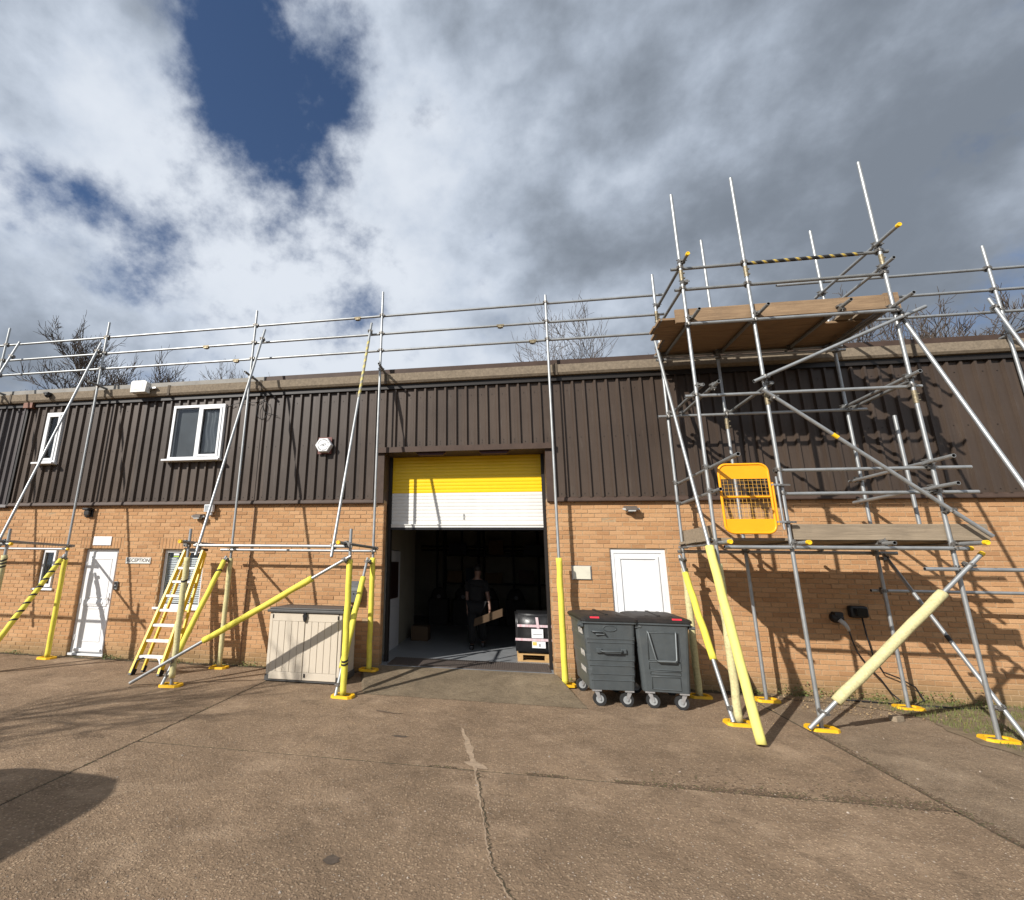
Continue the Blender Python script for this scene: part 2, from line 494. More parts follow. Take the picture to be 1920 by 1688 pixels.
def link(o, parent=None, local=False):
    COL.objects.link(o)
    if parent is not None:
        o.parent = parent
        pw = WM[parent.name]
        if local: WM[o.name] = pw.copy()
        else:
            o.matrix_parent_inverse = pw.inverted(); WM[o.name] = Matrix.Identity(4)
    else: WM[o.name] = o.matrix_basis.copy()
    return o
def mesh(mb, name, mats):
    me = bpy.data.meshes.new(name)
    me.from_pydata(mb.v, [], mb.f)
    for m in (mats if isinstance(mats, (list, tuple)) else [mats]): me.materials.append(m)
    me.polygons.foreach_set('material_index', mb.mi)
    me.polygons.foreach_set('use_smooth', mb.sm)
    bm = bmesh.new(); bm.from_mesh(me)
    bmesh.ops.recalc_face_normals(bm, faces=bm.faces[:]); bm.to_mesh(me); bm.free()
    me.update()
    return me
def ob(name, mb, mats, parent=None, local=False, label=None, cat=None, group=None, kind=None):
    o = bpy.data.objects.new(name, mesh(mb, name, mats))
    link(o, parent, local)
    return tag(o, label, cat, group, kind)
def tag(o, label=None, cat=None, group=None, kind=None):
    for k, v in (('label', label), ('category', cat), ('group', group), ('kind', kind)):
        if v: o[k] = v
    return o
def thing(name, loc, label, cat, group=None, rz=0.):
    o = bpy.data.objects.new(name, None)
    o.empty_display_size = .1
    o.matrix_basis = Matrix.Translation(loc) @ Matrix.Rotation(rz, 4, 'Z')
    link(o)
    return tag(o, label, cat, group)
def box(*a, bev=0.):
    return MB().box(*a, bev=bev)
def text_mesh(txt, h, loc, mat_, parent, name='lettering', depth=.002, bold=0., rot=None, width=None):
    cu = bpy.data.curves.new('t', 'FONT'); cu.body = txt; cu.size = h; cu.extrude = depth; cu.offset = bold
    cu.align_x = 'CENTER'; cu.align_y = 'CENTER'
    t = bpy.data.objects.new('t', cu); COL.objects.link(t)
    bpy.context.view_layer.update()
    me = bpy.data.meshes.new_from_object(t.evaluated_get(bpy.context.evaluated_depsgraph_get()))
    bpy.data.objects.remove(t); bpy.data.curves.remove(cu)
    xs = [v.co.x for v in me.vertices]
    sc = (width / (max(xs) - min(xs))) if width else 1.
    R = rot or Matrix.Rotation(rad(90), 4, 'X')
    me.transform(Matrix.Translation(loc) @ R @ Matrix.Diagonal((sc, 1, 1, 1)))
    me.materials.clear(); me.materials.append(mat_)
    o = bpy.data.objects.new(name, me)
    return link(o, parent)

# ------------------------------------------------------------------ ground
JX0, JX1, JY = -3.92, 3.44, -3.79        # slab joints read off the photograph
gm = MB()
gm.add([(-300, -300, -.035), (300, -300, -.035), (300, 300, -.035), (-300, 300, -.035)], [(0, 1, 2, 3)])
ground = ob('ground', gm, SOIL, kind='structure', label='bare earth base showing in the joints between yard slabs')
def jag_edge(p, q, amp, step=.05, rng=random):
    p, q = Vector(p), Vector(q)
    n = max(1, int((q - p).length / step))
    d = (q - p).normalized(); nn = Vector((-d.y, d.x, 0))
    out = []
    ph = rng.random() * 50
    for i in range(n):
        s = i / n
        w = noise.noise(Vector((ph, s * n * step * 4, 0))) * amp + noise.noise(Vector((ph, s * n * step * 17, 9))) * amp * .7
        out.append(p.lerp(q, s) + nn * w)
    return out
def slab(x0, x1, y0, y1, m, jag=(1, 1, 1, 1), z=0., th=.03):
    c = [Vector((x0, y0, 0)), Vector((x1, y0, 0)), Vector((x1, y1, 0)), Vector((x0, y1, 0))]
    pts = []
    for i in range(4):
        pts += jag_edge(c[i], c[(i + 1) % 4], .008) if jag[i] else [c[i]]
    n = len(pts)
    inn = []
    cx = sum(p.x for p in pts) / n; cy = sum(p.y for p in pts) / n
    for p in pts:
        d = Vector((max(-1, min(1, (x0 + .3 - p.x) * 9)) if p.x < cx and abs(p.x - x0) < .05 else (-1 if abs(p.x - x1) < .05 else 0),
                    1 if abs(p.y - y0) < .05 else (-1 if abs(p.y - y1) < .05 else 0), 0))
        if abs(p.x - x0) < .05: d.x = 1
        inn.append(p + d * .004)
    mb = MB()
    T = [(p.x, p.y, z) for p in inn]; E_ = [(p.x, p.y, z - .006) for p in pts]; B = [(p.x, p.y, z - th) for p in pts]
    mb.add(T, [tuple(range(n))])
    mb.add(T + E_, [(i, (i + 1) % n, n + (i + 1) % n, n + i) for i in range(n)])
    mb.add(E_ + B, [(i, (i + 1) % n, n + (i + 1) % n, n + i) for i in range(n)])
    return ob('slab', mb, m, ground)
g = .009
slab(-14, JX0 - g, -14, -.03, CONC, (0, 1, 0, 0))
slab(JX0 + g, JX1 - g * 1.6, JY + g, -.03, CONC, (1, 1, 0, 1))
slab(JX0 + g, JX1 - g * 1.6, -14, JY - g, CONC, (0, 1, 1, 1))
slab(JX1 + g * 1.6, 12, -14, -.03, CONC2, (0, 0, 0, 1))
# dirt packed in the joints
def ribbon(pts, ws, z, name, m, parent, jit=.4):
    mb = MB(); L = []; R = []
    pts = [Vector((p[0], p[1], 0)) for p in pts]
    dense = []; dw = []
    for i in range(len(pts) - 1):
        n = max(2, int((pts[i + 1] - pts[i]).length / .04))
        for j in range(n):
            dense.append(pts[i].lerp(pts[i + 1], j / n)); dw.append(ws[i] + (ws[i + 1] - ws[i]) * j / n)
    dense.append(pts[-1]); dw.append(ws[-1])
    for i, p in enumerate(dense):
        d = (dense[min(i + 1, len(dense) - 1)] - dense[max(0, i - 1)]).normalized()
        nn = Vector((-d.y, d.x, 0))
        w = dw[i]
        a = w * (1 + jit * noise.noise(Vector((p.x * 6, p.y * 6, z * 100 + 3)))); b = w * (1 + jit * noise.noise(Vector((p.x * 6 + 40, p.y * 6, 7))))
        c = noise.noise(Vector((p.x * 3, p.y * 3, 20))) * w * .8
        L.append((*(p + nn * (a + c))[:2], z)); R.append((*(p - nn * (b - c))[:2], z))
    n = len(dense)
    mb.add(L + R, [(i, i + 1, n + i + 1, n + i) for i in range(n - 1)])
    return ob(name, mb, m, parent)
ribbon([(JX0, -12), (JX0, -.05)], [.02, .02], -.003, 'joint_dirt', SOIL, ground)
ribbon([(JX1, -12), (JX1, -3.2), (JX1, -.05)], [.03, .028, .022], -.003, 'joint_dirt', SOIL, ground)
ribbon([(JX0, JY), (JX1, JY)], [.02, .024], -.003, 'joint_dirt', SOIL, ground)
db = MB(); mb_ = MB(); rj = random.Random(17)
def clod(mb, x, y, r, h):
    a0 = rj.random() * 6; n = 5
    mb.add([(x + r * rj.uniform(.6, 1.2) * math.cos(a0 + 6.2832 * i / n), y + r * rj.uniform(.6, 1.2) * math.sin(a0 + 6.2832 * i / n), .0005) for i in range(n)] + [(x + rj.uniform(-.2, .2) * r, y, h)], [(i, (i + 1) % n, n) for i in range(n)])
for _ in range(5200):
    q = rj.random()
    if q < .5:
        t_ = rj.random() ** .6; x = -1.2 + 4.6 * t_; w = .012 + .05 * max(0, t_ - .3); y = JY + .02 + rj.gauss(0, w) + (.06 * max(0, t_ - .45) * abs(rj.gauss(0, 1.2)))
        if noise.noise(Vector((x * 2.2, 3, 0))) + t_ < .35: continue
    elif q < .82:
        t_ = rj.random(); y = -6.2 + 4.4 * t_; x = JX1 + .03 + rj.gauss(0, .022 + .03 * max(0, noise.noise(Vector((y * 1.7, 8, 0)))))
    elif q < .92:
        x = JX0 + rj.gauss(0, .012); y = rj.uniform(-6, -.6)
    else:
        x = rj.uniform(1.2, 3.3); y = JY + abs(rj.gauss(0, .22))
    clod(db if rj.random() < .86 else mb_, x, y, rj.uniform(.004, .014), rj.uniform(.001, .005))
ob('joint_crumbs', db, mat('dark soil crumbs', (.085, .055, .033), .95, var=.35, scale=40), ground, kind='stuff')
ob('joint_moss', mb_, mat('joint moss', (.07, .066, .026), .95, var=.35, scale=40), ground, kind='stuff')
cr_px = [(865, 1365), (878, 1395), (885, 1425), (892, 1450), (897, 1490), (905, 1530), (912, 1580), (918, 1620), (940, 1660), (965, 1700)]
rk = random.Random(8)
cpt = []; cw = []
for (a, b), (wa, wb_) in zip(zip(cr_px, cr_px[1:]), zip([.008, .036, .028, .006, .012, .004, .006, .004, .006], [.036, .028, .006, .012, .004, .006, .004, .006, .006])):
    for q in range(9):
        t_ = q / 9; p = atZ(a[0] + (b[0] - a[0]) * t_, a[1] + (b[1] - a[1]) * t_)
        cpt.append((p.x + rk.gauss(0, .005), p.y)); cw.append((wa + (wb_ - wa) * t_) * rk.uniform(.75, 1.2))
ribbon(cpt, cw, .003, 'crack_filling', SAND, ground, .5)
cpt = []; cw = []
for a, b in zip(cr_px[3:], cr_px[4:]):
    for q in range(12):
        t_ = q / 12; p = atZ(a[0] + (b[0] - a[0]) * t_ + 5, a[1] + (b[1] - a[1]) * t_); cpt.append((p.x + rk.gauss(0, .009), p.y)); cw.append(.0035 * rk.uniform(.3, 1.6))
ribbon(cpt, cw, .005, 'crack', SOIL, ground, .3)
ribbon([atZ(*p)[:2] for p in ((870, 1430), (885, 1434), (905, 1440), (915, 1443))], [.012, .05, .04, .008], .005, 'crack_filling', SAND, ground, .6)
# oil spot and dark stains are flat marks with a shape of their own
def spot(px, py, rx, ry, m, z=.003, seed=1):
    c = atZ(px, py); mb = MB(); n = 28
    mb.add([(c.x + rx * math.cos(6.283 * i / n) * (1 + .35 * noise.noise(Vector((seed, math.cos(6.283 * i / n) * 2, math.sin(6.283 * i / n) * 2)))),
             c.y + ry * math.sin(6.283 * i / n) * (1 + .35 * noise.noise(Vector((seed + 7, math.cos(6.283 * i / n) * 2, math.sin(6.283 * i / n) * 2)))), z) for i in range(n)], [tuple(range(n))])
    return ob('stain', mb, m, ground)
STAIN = mat('oil stain', (.075, .055, .04), .8, var=.3, scale=30, bump=.4, bscale=150)
spot(622, 1613, .05, .05, STAIN, seed=3)
spot(750, 1381, .09, .03, STAIN, seed=5)
# ramp up to the doorway
rp = MB()
fr = jag_edge((-2.15, -1.42, 0), (.98, -1.48, 0), .03, .08) + [Vector((.98, -1.48, 0))]
bk = [Vector((-2.62 + 3.33 * i / (len(fr) - 1), .04, 0)) for i in range(len(fr))]
F = []; nC_ = 8
for i in range(len(fr)):
    for j in range(nC_ + 1):
        s = j / nC_
        p = fr[i].lerp(bk[i], s)
        F.append((p.x, p.y, .004 + .118 * (s ** 1.15)))
rp.add(F, [(i * (nC_ + 1) + j, i * (nC_ + 1) + j + 1, (i + 1) * (nC_ + 1) + j + 1, (i + 1) * (nC_ + 1) + j) for i in range(len(fr) - 1) for j in range(nC_)])
for e in (0, len(fr) - 1):
    q = F[e * (nC_ + 1):(e + 1) * (nC_ + 1)]
    rp.add(q + [(a[0] + (.05 if e else -.05), a[1], -.01) for a in q], [(j, j + 1, nC_ + 2 + j, nC_ + 1 + j) for j in range(nC_)])
ob('ramp', rp, RAMPM, kind='structure', label='rough sloping concrete apron up to the open doorway')
def rampz(x, y):
    if -2.7 < x < .75 and y > -1.45: return max(0, .004 + .118 * max(0, (y + 1.45) / 1.49) ** 1.15)
    return 0.
# earth strip at the wall foot and the rough grass verge on the right
ribbon([(-14, -.07), (-2.7, -.07)], [.06, .06], .006, 'wall_foot_dirt', SOIL, ground, .8)
ribbon([(1.0, -.07), (3.6, -.10), (10, -.12)], [.06, .10, .14], .006, 'wall_foot_dirt', SOIL, ground, .8)
vm = MB()
vp = [(3.75, -.02), (3.9, -.28), (4.5, -.42), (5.0, -.62), (5.25, -1.0), (5.1, -1.55), (5.08, -2.0), (5.2, -2.35), (5.7, -2.75), (6.6, -3.1), (8.5, -3.4), (11.5, -3.4), (11.5, -.02)]
vp2 = []
for i in range(len(vp)):
    a, b = Vector((*vp[i], 0)), Vector((*vp[(i + 1) % len(vp)], 0))
    vp2 += jag_edge(a, b, .04, .06) if i < 11 else [a]
vm.add([(p.x, p.y, .007) for p in vp2], [tuple(range(len(vp2)))])
VERGE = mat('verge soil', (.12, .09, .055), .95, scale=9, bump=.8, bscale=60, col2=(.21, .155, .095))
ob('verge', vm, VERGE, kind='structure', label='earthy strip of verge beside the brick wall')
def inside(x, y, P):
    r = False; j = len(P) - 1
    for i in range(len(P)):
        if (P[i][1] > y) != (P[j][1] > y) and x < (P[j][0] - P[i][0]) * (y - P[i][1]) / (P[j][1] - P[i][1]) + P[i][0]: r = not r
        j = i
    return r
rg = random.Random(5)
gb = MB()
def blade(mb, x, y, z, h, w, rr):
    a = rr.random() * 6.283; dx, dy = math.cos(a), math.sin(a)
    t = rr.random() * 6.283; lx, ly = math.cos(t) * h * .6 * rr.random(), math.sin(t) * h * .6 * rr.random()
    mb.add([(x - dx * w, y - dy * w, z), (x + dx * w, y + dy * w, z), (x + lx * .5 + dx * w * .6, y + ly * .5 + dy * w * .6, z + h * .6), (x + lx, y + ly, z + h)], [(0, 1, 2), (0, 2, 3)])
cnt = 0
while cnt < 15000:
    x, y = rg.uniform(3.8, 9), rg.uniform(-3.4, -.03)
    if not inside(x, y, vp): continue
    if any((x - q) ** 2 + (y - w) ** 2 < .042 for q, w in ((5.4, -1.75), (5.4, -.47), (3.62, -.47))): continue
    d = noise.noise(Vector((x * 1.6, y * 1.6, 0))) + .25 * noise.noise(Vector((x * 6, y * 6, 4)))
    lim = -.18 if x > 5.25 else (.1 if x > 5.0 else .42)
    if d < lim - (.25 if x > 5.6 else 0): 
        cnt += .05; continue
    blade(gb, x, y, .005, rg.uniform(.02, .065), rg.uniform(.002, .004), rg); cnt += 1
ob('grass', gb, GRASSM, kind='stuff', label='short patchy grass on the verge by the scaffold foot', cat='grass')
# weeds and leaf litter where the wall meets the yard
wb = MB(); lb = MB()
def leafq(mb, c, s, rr, up=.4):
    n = Vector((rr.gauss(0, 1), rr.gauss(0, 1) - .6, rr.random() + up)).normalized()
    p = n.orthogonal().normalized(); p.rotate(Quaternion(n, rr.random() * 6.28)); q = n.cross(p)
    c = Vector(c)
    mb.add([c - p * s, c - p * s * .1 + q * s * .55, c + p * s, c - p * s * .1 - q * s * .55], [(0, 1, 2), (0, 2, 3)])
spots = [(-7.75, 1.), (-7.5, .5), (-9.9, .5), (-6.2, .5), (-5.4, .6), (-4.75, .9), (-4.3, .4), (.98, .7), (1.1, .4), (4.35, 1.), (4.9, 1.), (4.1, .7), (4.6, .6), (3.6, .5), (3.75, .4), (5.9, .8), (6.2, .8), (6.6, .7), (-10.6, .5), (5.3, .7)]
for x, k in spots:
    for _ in range(int(95 * k)):
        xx = x + rg.gauss(0, .09); h = abs(rg.gauss(0, .05)) * (1.4 if x > 4 else .8)
        leafq(wb, (xx, -.03 - abs(rg.gauss(0, .05)), .01 + h), rg.uniform(.008, .02), rg)
for _ in range(1500):
    x = rg.uniform(-11, 7.5)
    if -2.5 < x < .9: continue
    y = -.02 - abs(rg.gauss(0, .05))
    leafq(lb if rg.random() < .75 else wb, (x, y, .012 + rg.random() * .02), rg.uniform(.005, .014), rg)
for _ in range(700):
    x = rg.gauss(4.6, .7); y = rg.uniform(-1.1, -.05)
    leafq(lb, (x, y, .014), rg.uniform(.006, .018), rg, 1.5)
ob('weeds', wb, LEAF, kind='stuff', label='small green weeds along the foot of the brick wall', cat='weeds')
ob('leaf_litter', lb, DEADL, kind='stuff', label='dry leaf litter along the foot of the brick wall', cat='leaves')
pb = MB()
for _ in range(1500):
    px, py = rg.uniform(-50, 1950), 1290 + 420 * rg.random() ** 1.2
    p = atZ(px, py)
    if p.y > -.2: continue
    s = rg.uniform(.003, .0075) * (2. if rg.random() < .03 else 1)
    z = rampz(p.x, p.y)
    a = rg.random() * 6
    pb.add([(p.x + s * math.cos(a + i * 1.57) * (1 if i % 2 else .7), p.y + s * math.sin(a + i * 1.57), z + .001) for i in range(4)] + [(p.x, p.y, z + s * .8)], [(0, 1, 4), (1, 2, 4), (2, 3, 4), (3, 0, 4)])
ob('grit', pb, STONE, kind='stuff', label='loose grit and pale chippings scattered over the yard', cat='grit')

# ------------------------------------------------------------------ building
bld = thing('workshop_building', (-2, 0, 0), 'two storey buff brick workshop with dark brown ribbed steel cladding above', 'building')
OPEN = [(-8.76, -7.92, 0, 2.1), (-9.81, -9.37, 1.275, 2.1), (-6.91, -5.97, .975, 2.1), (-2.33, .69, 0, 3.2), (1.7, 2.6, 0, 2.175)]
SOLD = [(-8.85, -7.83, 2.1, 2.325), (-9.92, -9.26, 2.1, 2.325), (-7.0, -5.88, 2.1, 2.325)]
WX0, WX1, WZ = -15., 11., 3.0
def cells(x0, x1, z0, z1, holes):
    xs = sorted({x0, x1, *[h[i] for h in holes for i in (0, 1) if x0 < h[i] < x1]})
    zs = sorted({z0, z1, *[h[i] for h in holes for i in (2, 3) if z0 < h[i] < z1]})
    for a, b in zip(xs, xs[1:]):
        run = None
        for c, d in zip(zs, zs[1:]):
            mx_, mz = (a + b) / 2, (c + d) / 2
            hole = any(h[0] < mx_ < h[1] and h[2] < mz < h[3] for h in holes)
            if not hole: run = (run[0], d) if run else (c, d)
            if (hole or d == z1) and run:
                yield a, b, run[0], run[1]; run = None
mw = MB()
for a, b, c, d in cells(WX0, WX1, -.1, WZ + .05, OPEN): mw.box(a, b, .006, .215, c, d)
wall = ob('brick_wall', mw, MORTAR, bld)
rb = random.Random(3)
def brick_geo(mb, x0, x1, z0, z1, y):
    e = .0035
    j = lambda: rb.uniform(-.0013, .0013)
    o = [(x0, y + .005, z0), (x1, y + .005, z0), (x1, y + .005, z1), (x0, y + .005, z1)]
    i = [(x0 + e + j(), y + j(), z0 + e + j()), (x1 - e + j(), y + j(), z0 + e + j()), (x1 - e + j(), y + j(), z1 - e + j()), (x0 + e + j(), y + j(), z1 - e + j())]
    k = [(x0, .03, z0), (x1, .03, z0), (x1, .03, z1), (x0, .03, z1)]
    mb.add(i + o + k, [(0, 1, 2, 3)] + [(a, (a + 1) % 4, 4 + (a + 1) % 4, 4 + a) for a in range(4)] + [(4 + a, 4 + (a + 1) % 4, 8 + (a + 1) % 4, 8 + a) for a in range(4)])
bricks = []
allh = OPEN + SOLD
for r in range(int(WZ / .075)):
    z0, z1 = r * .075 + .006, (r + 1) * .075 - .004
    zm = (z0 + z1) / 2
    hs = sorted((h[0], h[1]) for h in allh if h[2] < zm < h[3])
    segs = []; cur = WX0
    for a, b in hs:
        segs.append((cur, a)); cur = b
    segs.append((cur, WX1))
    off = .1125 * (r % 2)
    for a, b in segs:
        k0 = math.floor((a + 30 + off) / .225)
        while True:
            bx0 = k0 * .225 - 30 - off; bx1 = bx0 + .225; k0 += 1
            if bx0 >= b - .02: break
            x0, x1 = max(bx0, a), min(bx1, b)
            if x1 - x0 < .03: continue
            w = rb.uniform(-.002, .002)
            full = x1 - x0 > .22
            bricks.append((x0 + .005, x1 - .005, z0 + w, z1 + w, rb.gauss(0, .0018), full))
def bscore(b):
    x, z = (b[0] + b[1]) / 2, (b[2] + b[3]) / 2
    px, py, w = proj((x, 0, z))
    if not (4 < px < 1916 and 0 < py < 1688): return 0
    if 1070 < px < 1300 and py > 1140: return 0         # behind the bins
    if 495 < px < 650 and py > 1135: return 0           # behind the storage chest
    return FPX / w * FPX / w * (1 + max(0, px - PPX) * 2e-4) if b[5] else 0
order = sorted(range(len(bricks)), key=lambda i: -bscore(bricks[i]))
single = set(order[:300])
proto = []
for q in range(4):
    mb = MB(); brick_geo(mb, -.1075, .1075, -.0325, .0325, 0.); proto.append(mesh(mb, 'brick', BRICK))
rest = MB()
for i, b in enumerate(bricks):
    if i in single:
        o = bpy.data.objects.new('brick', proto[i % 4])
        link(o, wall)
        o.location = ((b[0] + b[1]) / 2, b[4], (b[2] + b[3]) / 2)
    else:
        brick_geo(rest, b[0], b[1], b[2], b[3], b[4])
for a, b, c, d in SOLD:                                  # soldier courses over the openings
    n = round((b - a) / .075); w = (b - a) / n
    for i in range(n): brick_geo(rest, a + i * w + .005, a + (i + 1) * w - .005, c + .005, d - .005, rb.gauss(0, .0015))
ob('brickwork', rest, BRICK, wall, kind='stuff')
# brick reveals of the wide doorway and of the smaller openings
rv = MB()
for r in range(40):
    z0, z1 = r * .075 + .006, (r + 1) * .075 - .004
    for xe, s in ((-2.33, 1), (.69, -1)):
        cuts = (.005, .107, .215) if r % 2 else (.005, .215)
        for a, b in zip(cuts, cuts[1:]): rv.box(min(xe, xe + s * .004), max(xe, xe + s * .004), a, b - .01, z0, z1)
for h in (OPEN[0], OPEN[1], OPEN[2], OPEN[4]):
    for r in range(round(h[2] / .075), round(h[3] / .075)):
        z0, z1 = r * .075 + .006, (r + 1) * .075 - .004
        for xe, s in ((h[0], 1), (h[1], -1)): rv.box(min(xe, xe + s * .003), max(xe, xe + s * .003), .005, .105, z0, z1)
ob('reveal_bricks', rv, BRICK, wall, kind='stuff')
ob('movement_joint', box(-4.995, -4.975, -.003, .03, .02, 2.99), mat('mastic', (.20, .11, .06), .7), wall)

# ribbed cladding in separate sheets
flash = MB()
FP = [(-.012, 2.985), (-.075, 2.985), (-.078, 3.0), (-.062, 3.055), (-.03, 3.075), (0, 3.075)]
for xa, xb in ((-10.86, -2.52), (.83, WX1)):
    flash.poly([(xa, y, z) for y, z in FP], (xb - xa, 0, 0))
clad = ob('cladding', flash, TRIM, bld)
fl2 = MB(); fl2.poly([(-15, y - .004, z - .03) for y, z in FP], (4.12, 0, 0))
ob('drip_flashing', fl2, CLAD2, clad)
CH = [(-7.05, -5.82, 3.92, 5.13), (-10.26, -9.81, 3.93, 5.11), (-2.53, .84, 2.9, 4.05)]
def sheet(x0, x1, m, zb=3.06, zt=5.44, pitch=.2, base=-.028, crown=-.072, rw=.034, cw=.017):
    for h in CH:
        if h[0] <= x0 and h[1] >= x1 and zb < h[2] and h[3] < zt:
            sheet(x0, x1, m, zb, h[2], pitch, base, crown, rw, cw); return sheet(x0, x1, m, h[3], zt, pitch, base, crown, rw, cw)
    br = []
    n = round((x1 - x0) / pitch)
    for i in range(n):
        xc = x0 + (i + .5) * (x1 - x0) / n
        br += [(xc - rw, base), (xc - cw, crown), (xc + cw, crown), (xc + rw, base)]
    pts = [(x0, base)] + br + [(x1 + .012, base - .001)]
    def yat(x):
        for (a, ya), (b, yb) in zip(pts, pts[1:]):
            if a <= x <= b: return ya + (yb - ya) * ((x - a) / (b - a) if b > a else 0)
        return base
    xs = sorted({p[0] for p in pts} | {h[i] for h in CH for i in (0, 1) if x0 < h[i] < x1})
    mb = MB()
    for a, b in zip(xs, xs[1:]):
        mxx = (a + b) / 2
        zs = [(zb, zt)]
        for h in CH:
            if h[0] < mxx < h[1]:
                nz = []
                for c, d in zs:
                    if c < h[2]: nz.append((c, min(d, h[2])))
                    if d > h[3]: nz.append((max(c, h[3]), d))
                zs = nz
        for c, d in zs:
            if d - c > .01: mb.add([(a, yat(a), c), (b, yat(b), c), (b, yat(b), d), (a, yat(a), d)], [(0, 1, 2, 3)])
    return ob('cladding_sheet', mb, m, clad)
for i in range(22): sheet(-10.85 + i, -9.85 + i, CLAD)
for i in range(4): sheet(-14.85 + i, -13.85 + i, CLAD2, zb=3.03, pitch=.1666, rw=.032)
ob('corner_trim', box(-10.885, -10.835, -.075, -.02, 3.0, 5.44), DARKTRIM, clad)
sc = MB()
for i in range(21 * 5):
    x = -10.85 + .2 * i + .2
    for z in (3.13, 4.17, 5.08) + ((4.12,) if -2.4 < x < .8 else ()):
        if any(h[0] - .03 < x < h[1] + .03 and h[2] < z < h[3] for h in CH): continue
        if z > 3.2 and rb.random() < .28: continue
        sc.tube((x, -.027, z), (x, -.036, z), .0085, 6)
ob('fixing_screws', sc, mat('screw cap', (.025, .018, .014), .5), clad, kind='stuff')
ob('backing_wall', MB().box(WX0, -2.53, -.006, .2, 3.05, 5.5).box(.84, WX1, -.006, .2, 3.05, 5.5).box(-2.53, .84, -.006, .2, 4.04, 5.5), DARKTRIM, clad)
# doorway head and cheeks in the cladding zone
ob('door_head', MB().box(-2.50, .86, -.10, .40, 3.965, 4.05).box(-2.50, .86, -.115, -.10, 3.955, 4.06), TRIM, bld)
ob('door_cheek', MB().box(-2.53, -2.335, -.058, .41, 2.99, 3.962), TRIM, bld)
ob('door_cheek', MB().box(.695, .84, -.058, .41, 2.99, 3.962), TRIM, bld)
for xa in (-1.72, -.52):
    mb = MB()
    mb.poly([(xa, -.02, 3.96), (xa + .06, -.02, 3.905), (xa + .52, -.02, 3.905), (xa + .58, -.02, 3.96)], (0, .09, 0))
    ob('canopy_bracket', mb, mat('maroon plastic', (.055, .018, .018), .5), bld)
# gutter, roof edge
gu = MB(); gu.poly([(WX0, y, z) for y, z in ((-.02, 5.36), (-.15, 5.36), (-.178, 5.40), (-.18, 5.555), (-.15, 5.565), (-.13, 5.50), (-.02, 5.47))], (WX1 - WX0, 0, 0))
gut = ob('gutter', gu, FASC, bld)
for x in (-11.3, -9.05, -7.2, -5.05, -2.36, .93, 3.3, 6.72, 9.3):
    mb = MB(); mb.box(x, x + .05, -.19, -.02, 5.345, 5.575)
    ob('gutter_joint', mb, mat('joint strap', (.085, .065, .045), .8, dirt=.5), gut)
ob('shaded_soffit_trim', box(WX0, WX1, -.095, -.02, 5.265, 5.355), DARKTRIM, bld)  # near-black strip: dark trim with the gutter's shade put into its colour
ob('roof_edge', MB().box(-5.0, WX1, -.06, .1, 5.60, 5.70), TRIM, bld)
ob('roof_edge', MB().box(WX0, -5.003, -.06, .1, 5.605, 5.70), mat('faded roof edge', (.26, .245, .22), .8, var=.15, scale=4), bld)
ob('roof', MB().box(WX0, WX1, .1, 12, 5.45, 5.65), ROOFM, bld)
sh = MB()
sh.box(WX0, WX0 + .2, .22, 12, -.1, 5.45); sh.box(WX1 - .2, WX1, .22, 12, -.1, 5.45); sh.box(WX0 + .2, WX1 - .2, 11.8, 12, -.1, 5.45)
ob('rear_walls', sh, MORTAR, bld)

# interior of the bay behind the doorway
FZ = .122
ob('workshop_floor', box(-6, 4.2, .04, 9, 0, FZ), FLOORM, bld)
inn = MB()
inn.box(-6, 4.2, 9, 9.1, 0, 5.2); inn.box(4.2, 4.3, .22, 9.1, 0, 5.2); inn.box(-6, 4.2, .22, 9, 4.9, 5.2)
inn.box(-2.62, -2.52, .43, 1.08, FZ, 4.9); inn.box(-2.62, -2.52, 2.32, 4.2, FZ, 4.9); inn.box(-2.62, -2.52, 1.08, 2.32, 2.18, 4.9); inn.box(-6.1, -6, 4.2, 9, FZ, 4.9); inn.box(-6, -2.62, 4.1, 4.2, FZ, 4.9)
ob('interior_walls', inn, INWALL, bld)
pp_ = MB()
for z in (2.55, 2.42): pp_.tube((-3.2, 8.9, z), (4, 8.9, z), .03, 8)
for x in (-2.6, -1.7, -.9, 1.0): pp_.tube((x, 8.92, FZ), (x, 8.92, 4.4), .04, 8)
pp_.box(1.55, 1.8, 7.2, 7.45, FZ, 4.9)
pp_.box(-2.5, 4.1, 6.9, 7.1, 4.35, 4.6)
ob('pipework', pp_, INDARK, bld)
rk_ = MB()
for x in (-2.3, -1.1, .1, 1.3): rk_.box(x, x + .06, 8.2, 8.26, FZ, 3.2); rk_.box(x, x + .06, 8.7, 8.76, FZ, 3.2)
for z in (1.25, 2.2, 3.1): rk_.box(-2.3, 1.36, 8.2, 8.76, z, z + .05)
ob('racking', rk_, INDARK, bld)
for i_, (x, z, w, h_, c_) in enumerate(((-2.15, 1.3, .5, .4, (.20, .12, .06)), (-1.5, 1.3, .35, .5, (.06, .07, .09)), (-.85, 1.3, .6, .35, (.16, .10, .05)), (.3, 1.3, .5, .45, (.10, .06, .05)), (-2.1, 2.25, .6, .4, (.05, .05, .06)), (-.7, 2.25, .5, .5, (.18, .11, .055)), (.5, 2.25, .6, .35, (.08, .08, .08)))):
    tag(ob('stored_box', MB().box(x, x + w, 8.25, 8.65, z + .001, z + h_, bev=.004), mat('stored box %d' % i_, c_, .8)), ['brown box at left on the lower rack shelf at the back of the bay', 'blue grey box second on the lower rack shelf in the bay', 'low brown box mid lower rack shelf at the back of the bay', 'dark red brown box at right on the lower rack shelf', 'black box at left on the upper rack shelf in the bay', 'brown box mid upper rack shelf at the back of the bay', 'grey box at right on the upper rack shelf in the bay'][i_], 'box', 'boxes on the rack at the back of the bay')
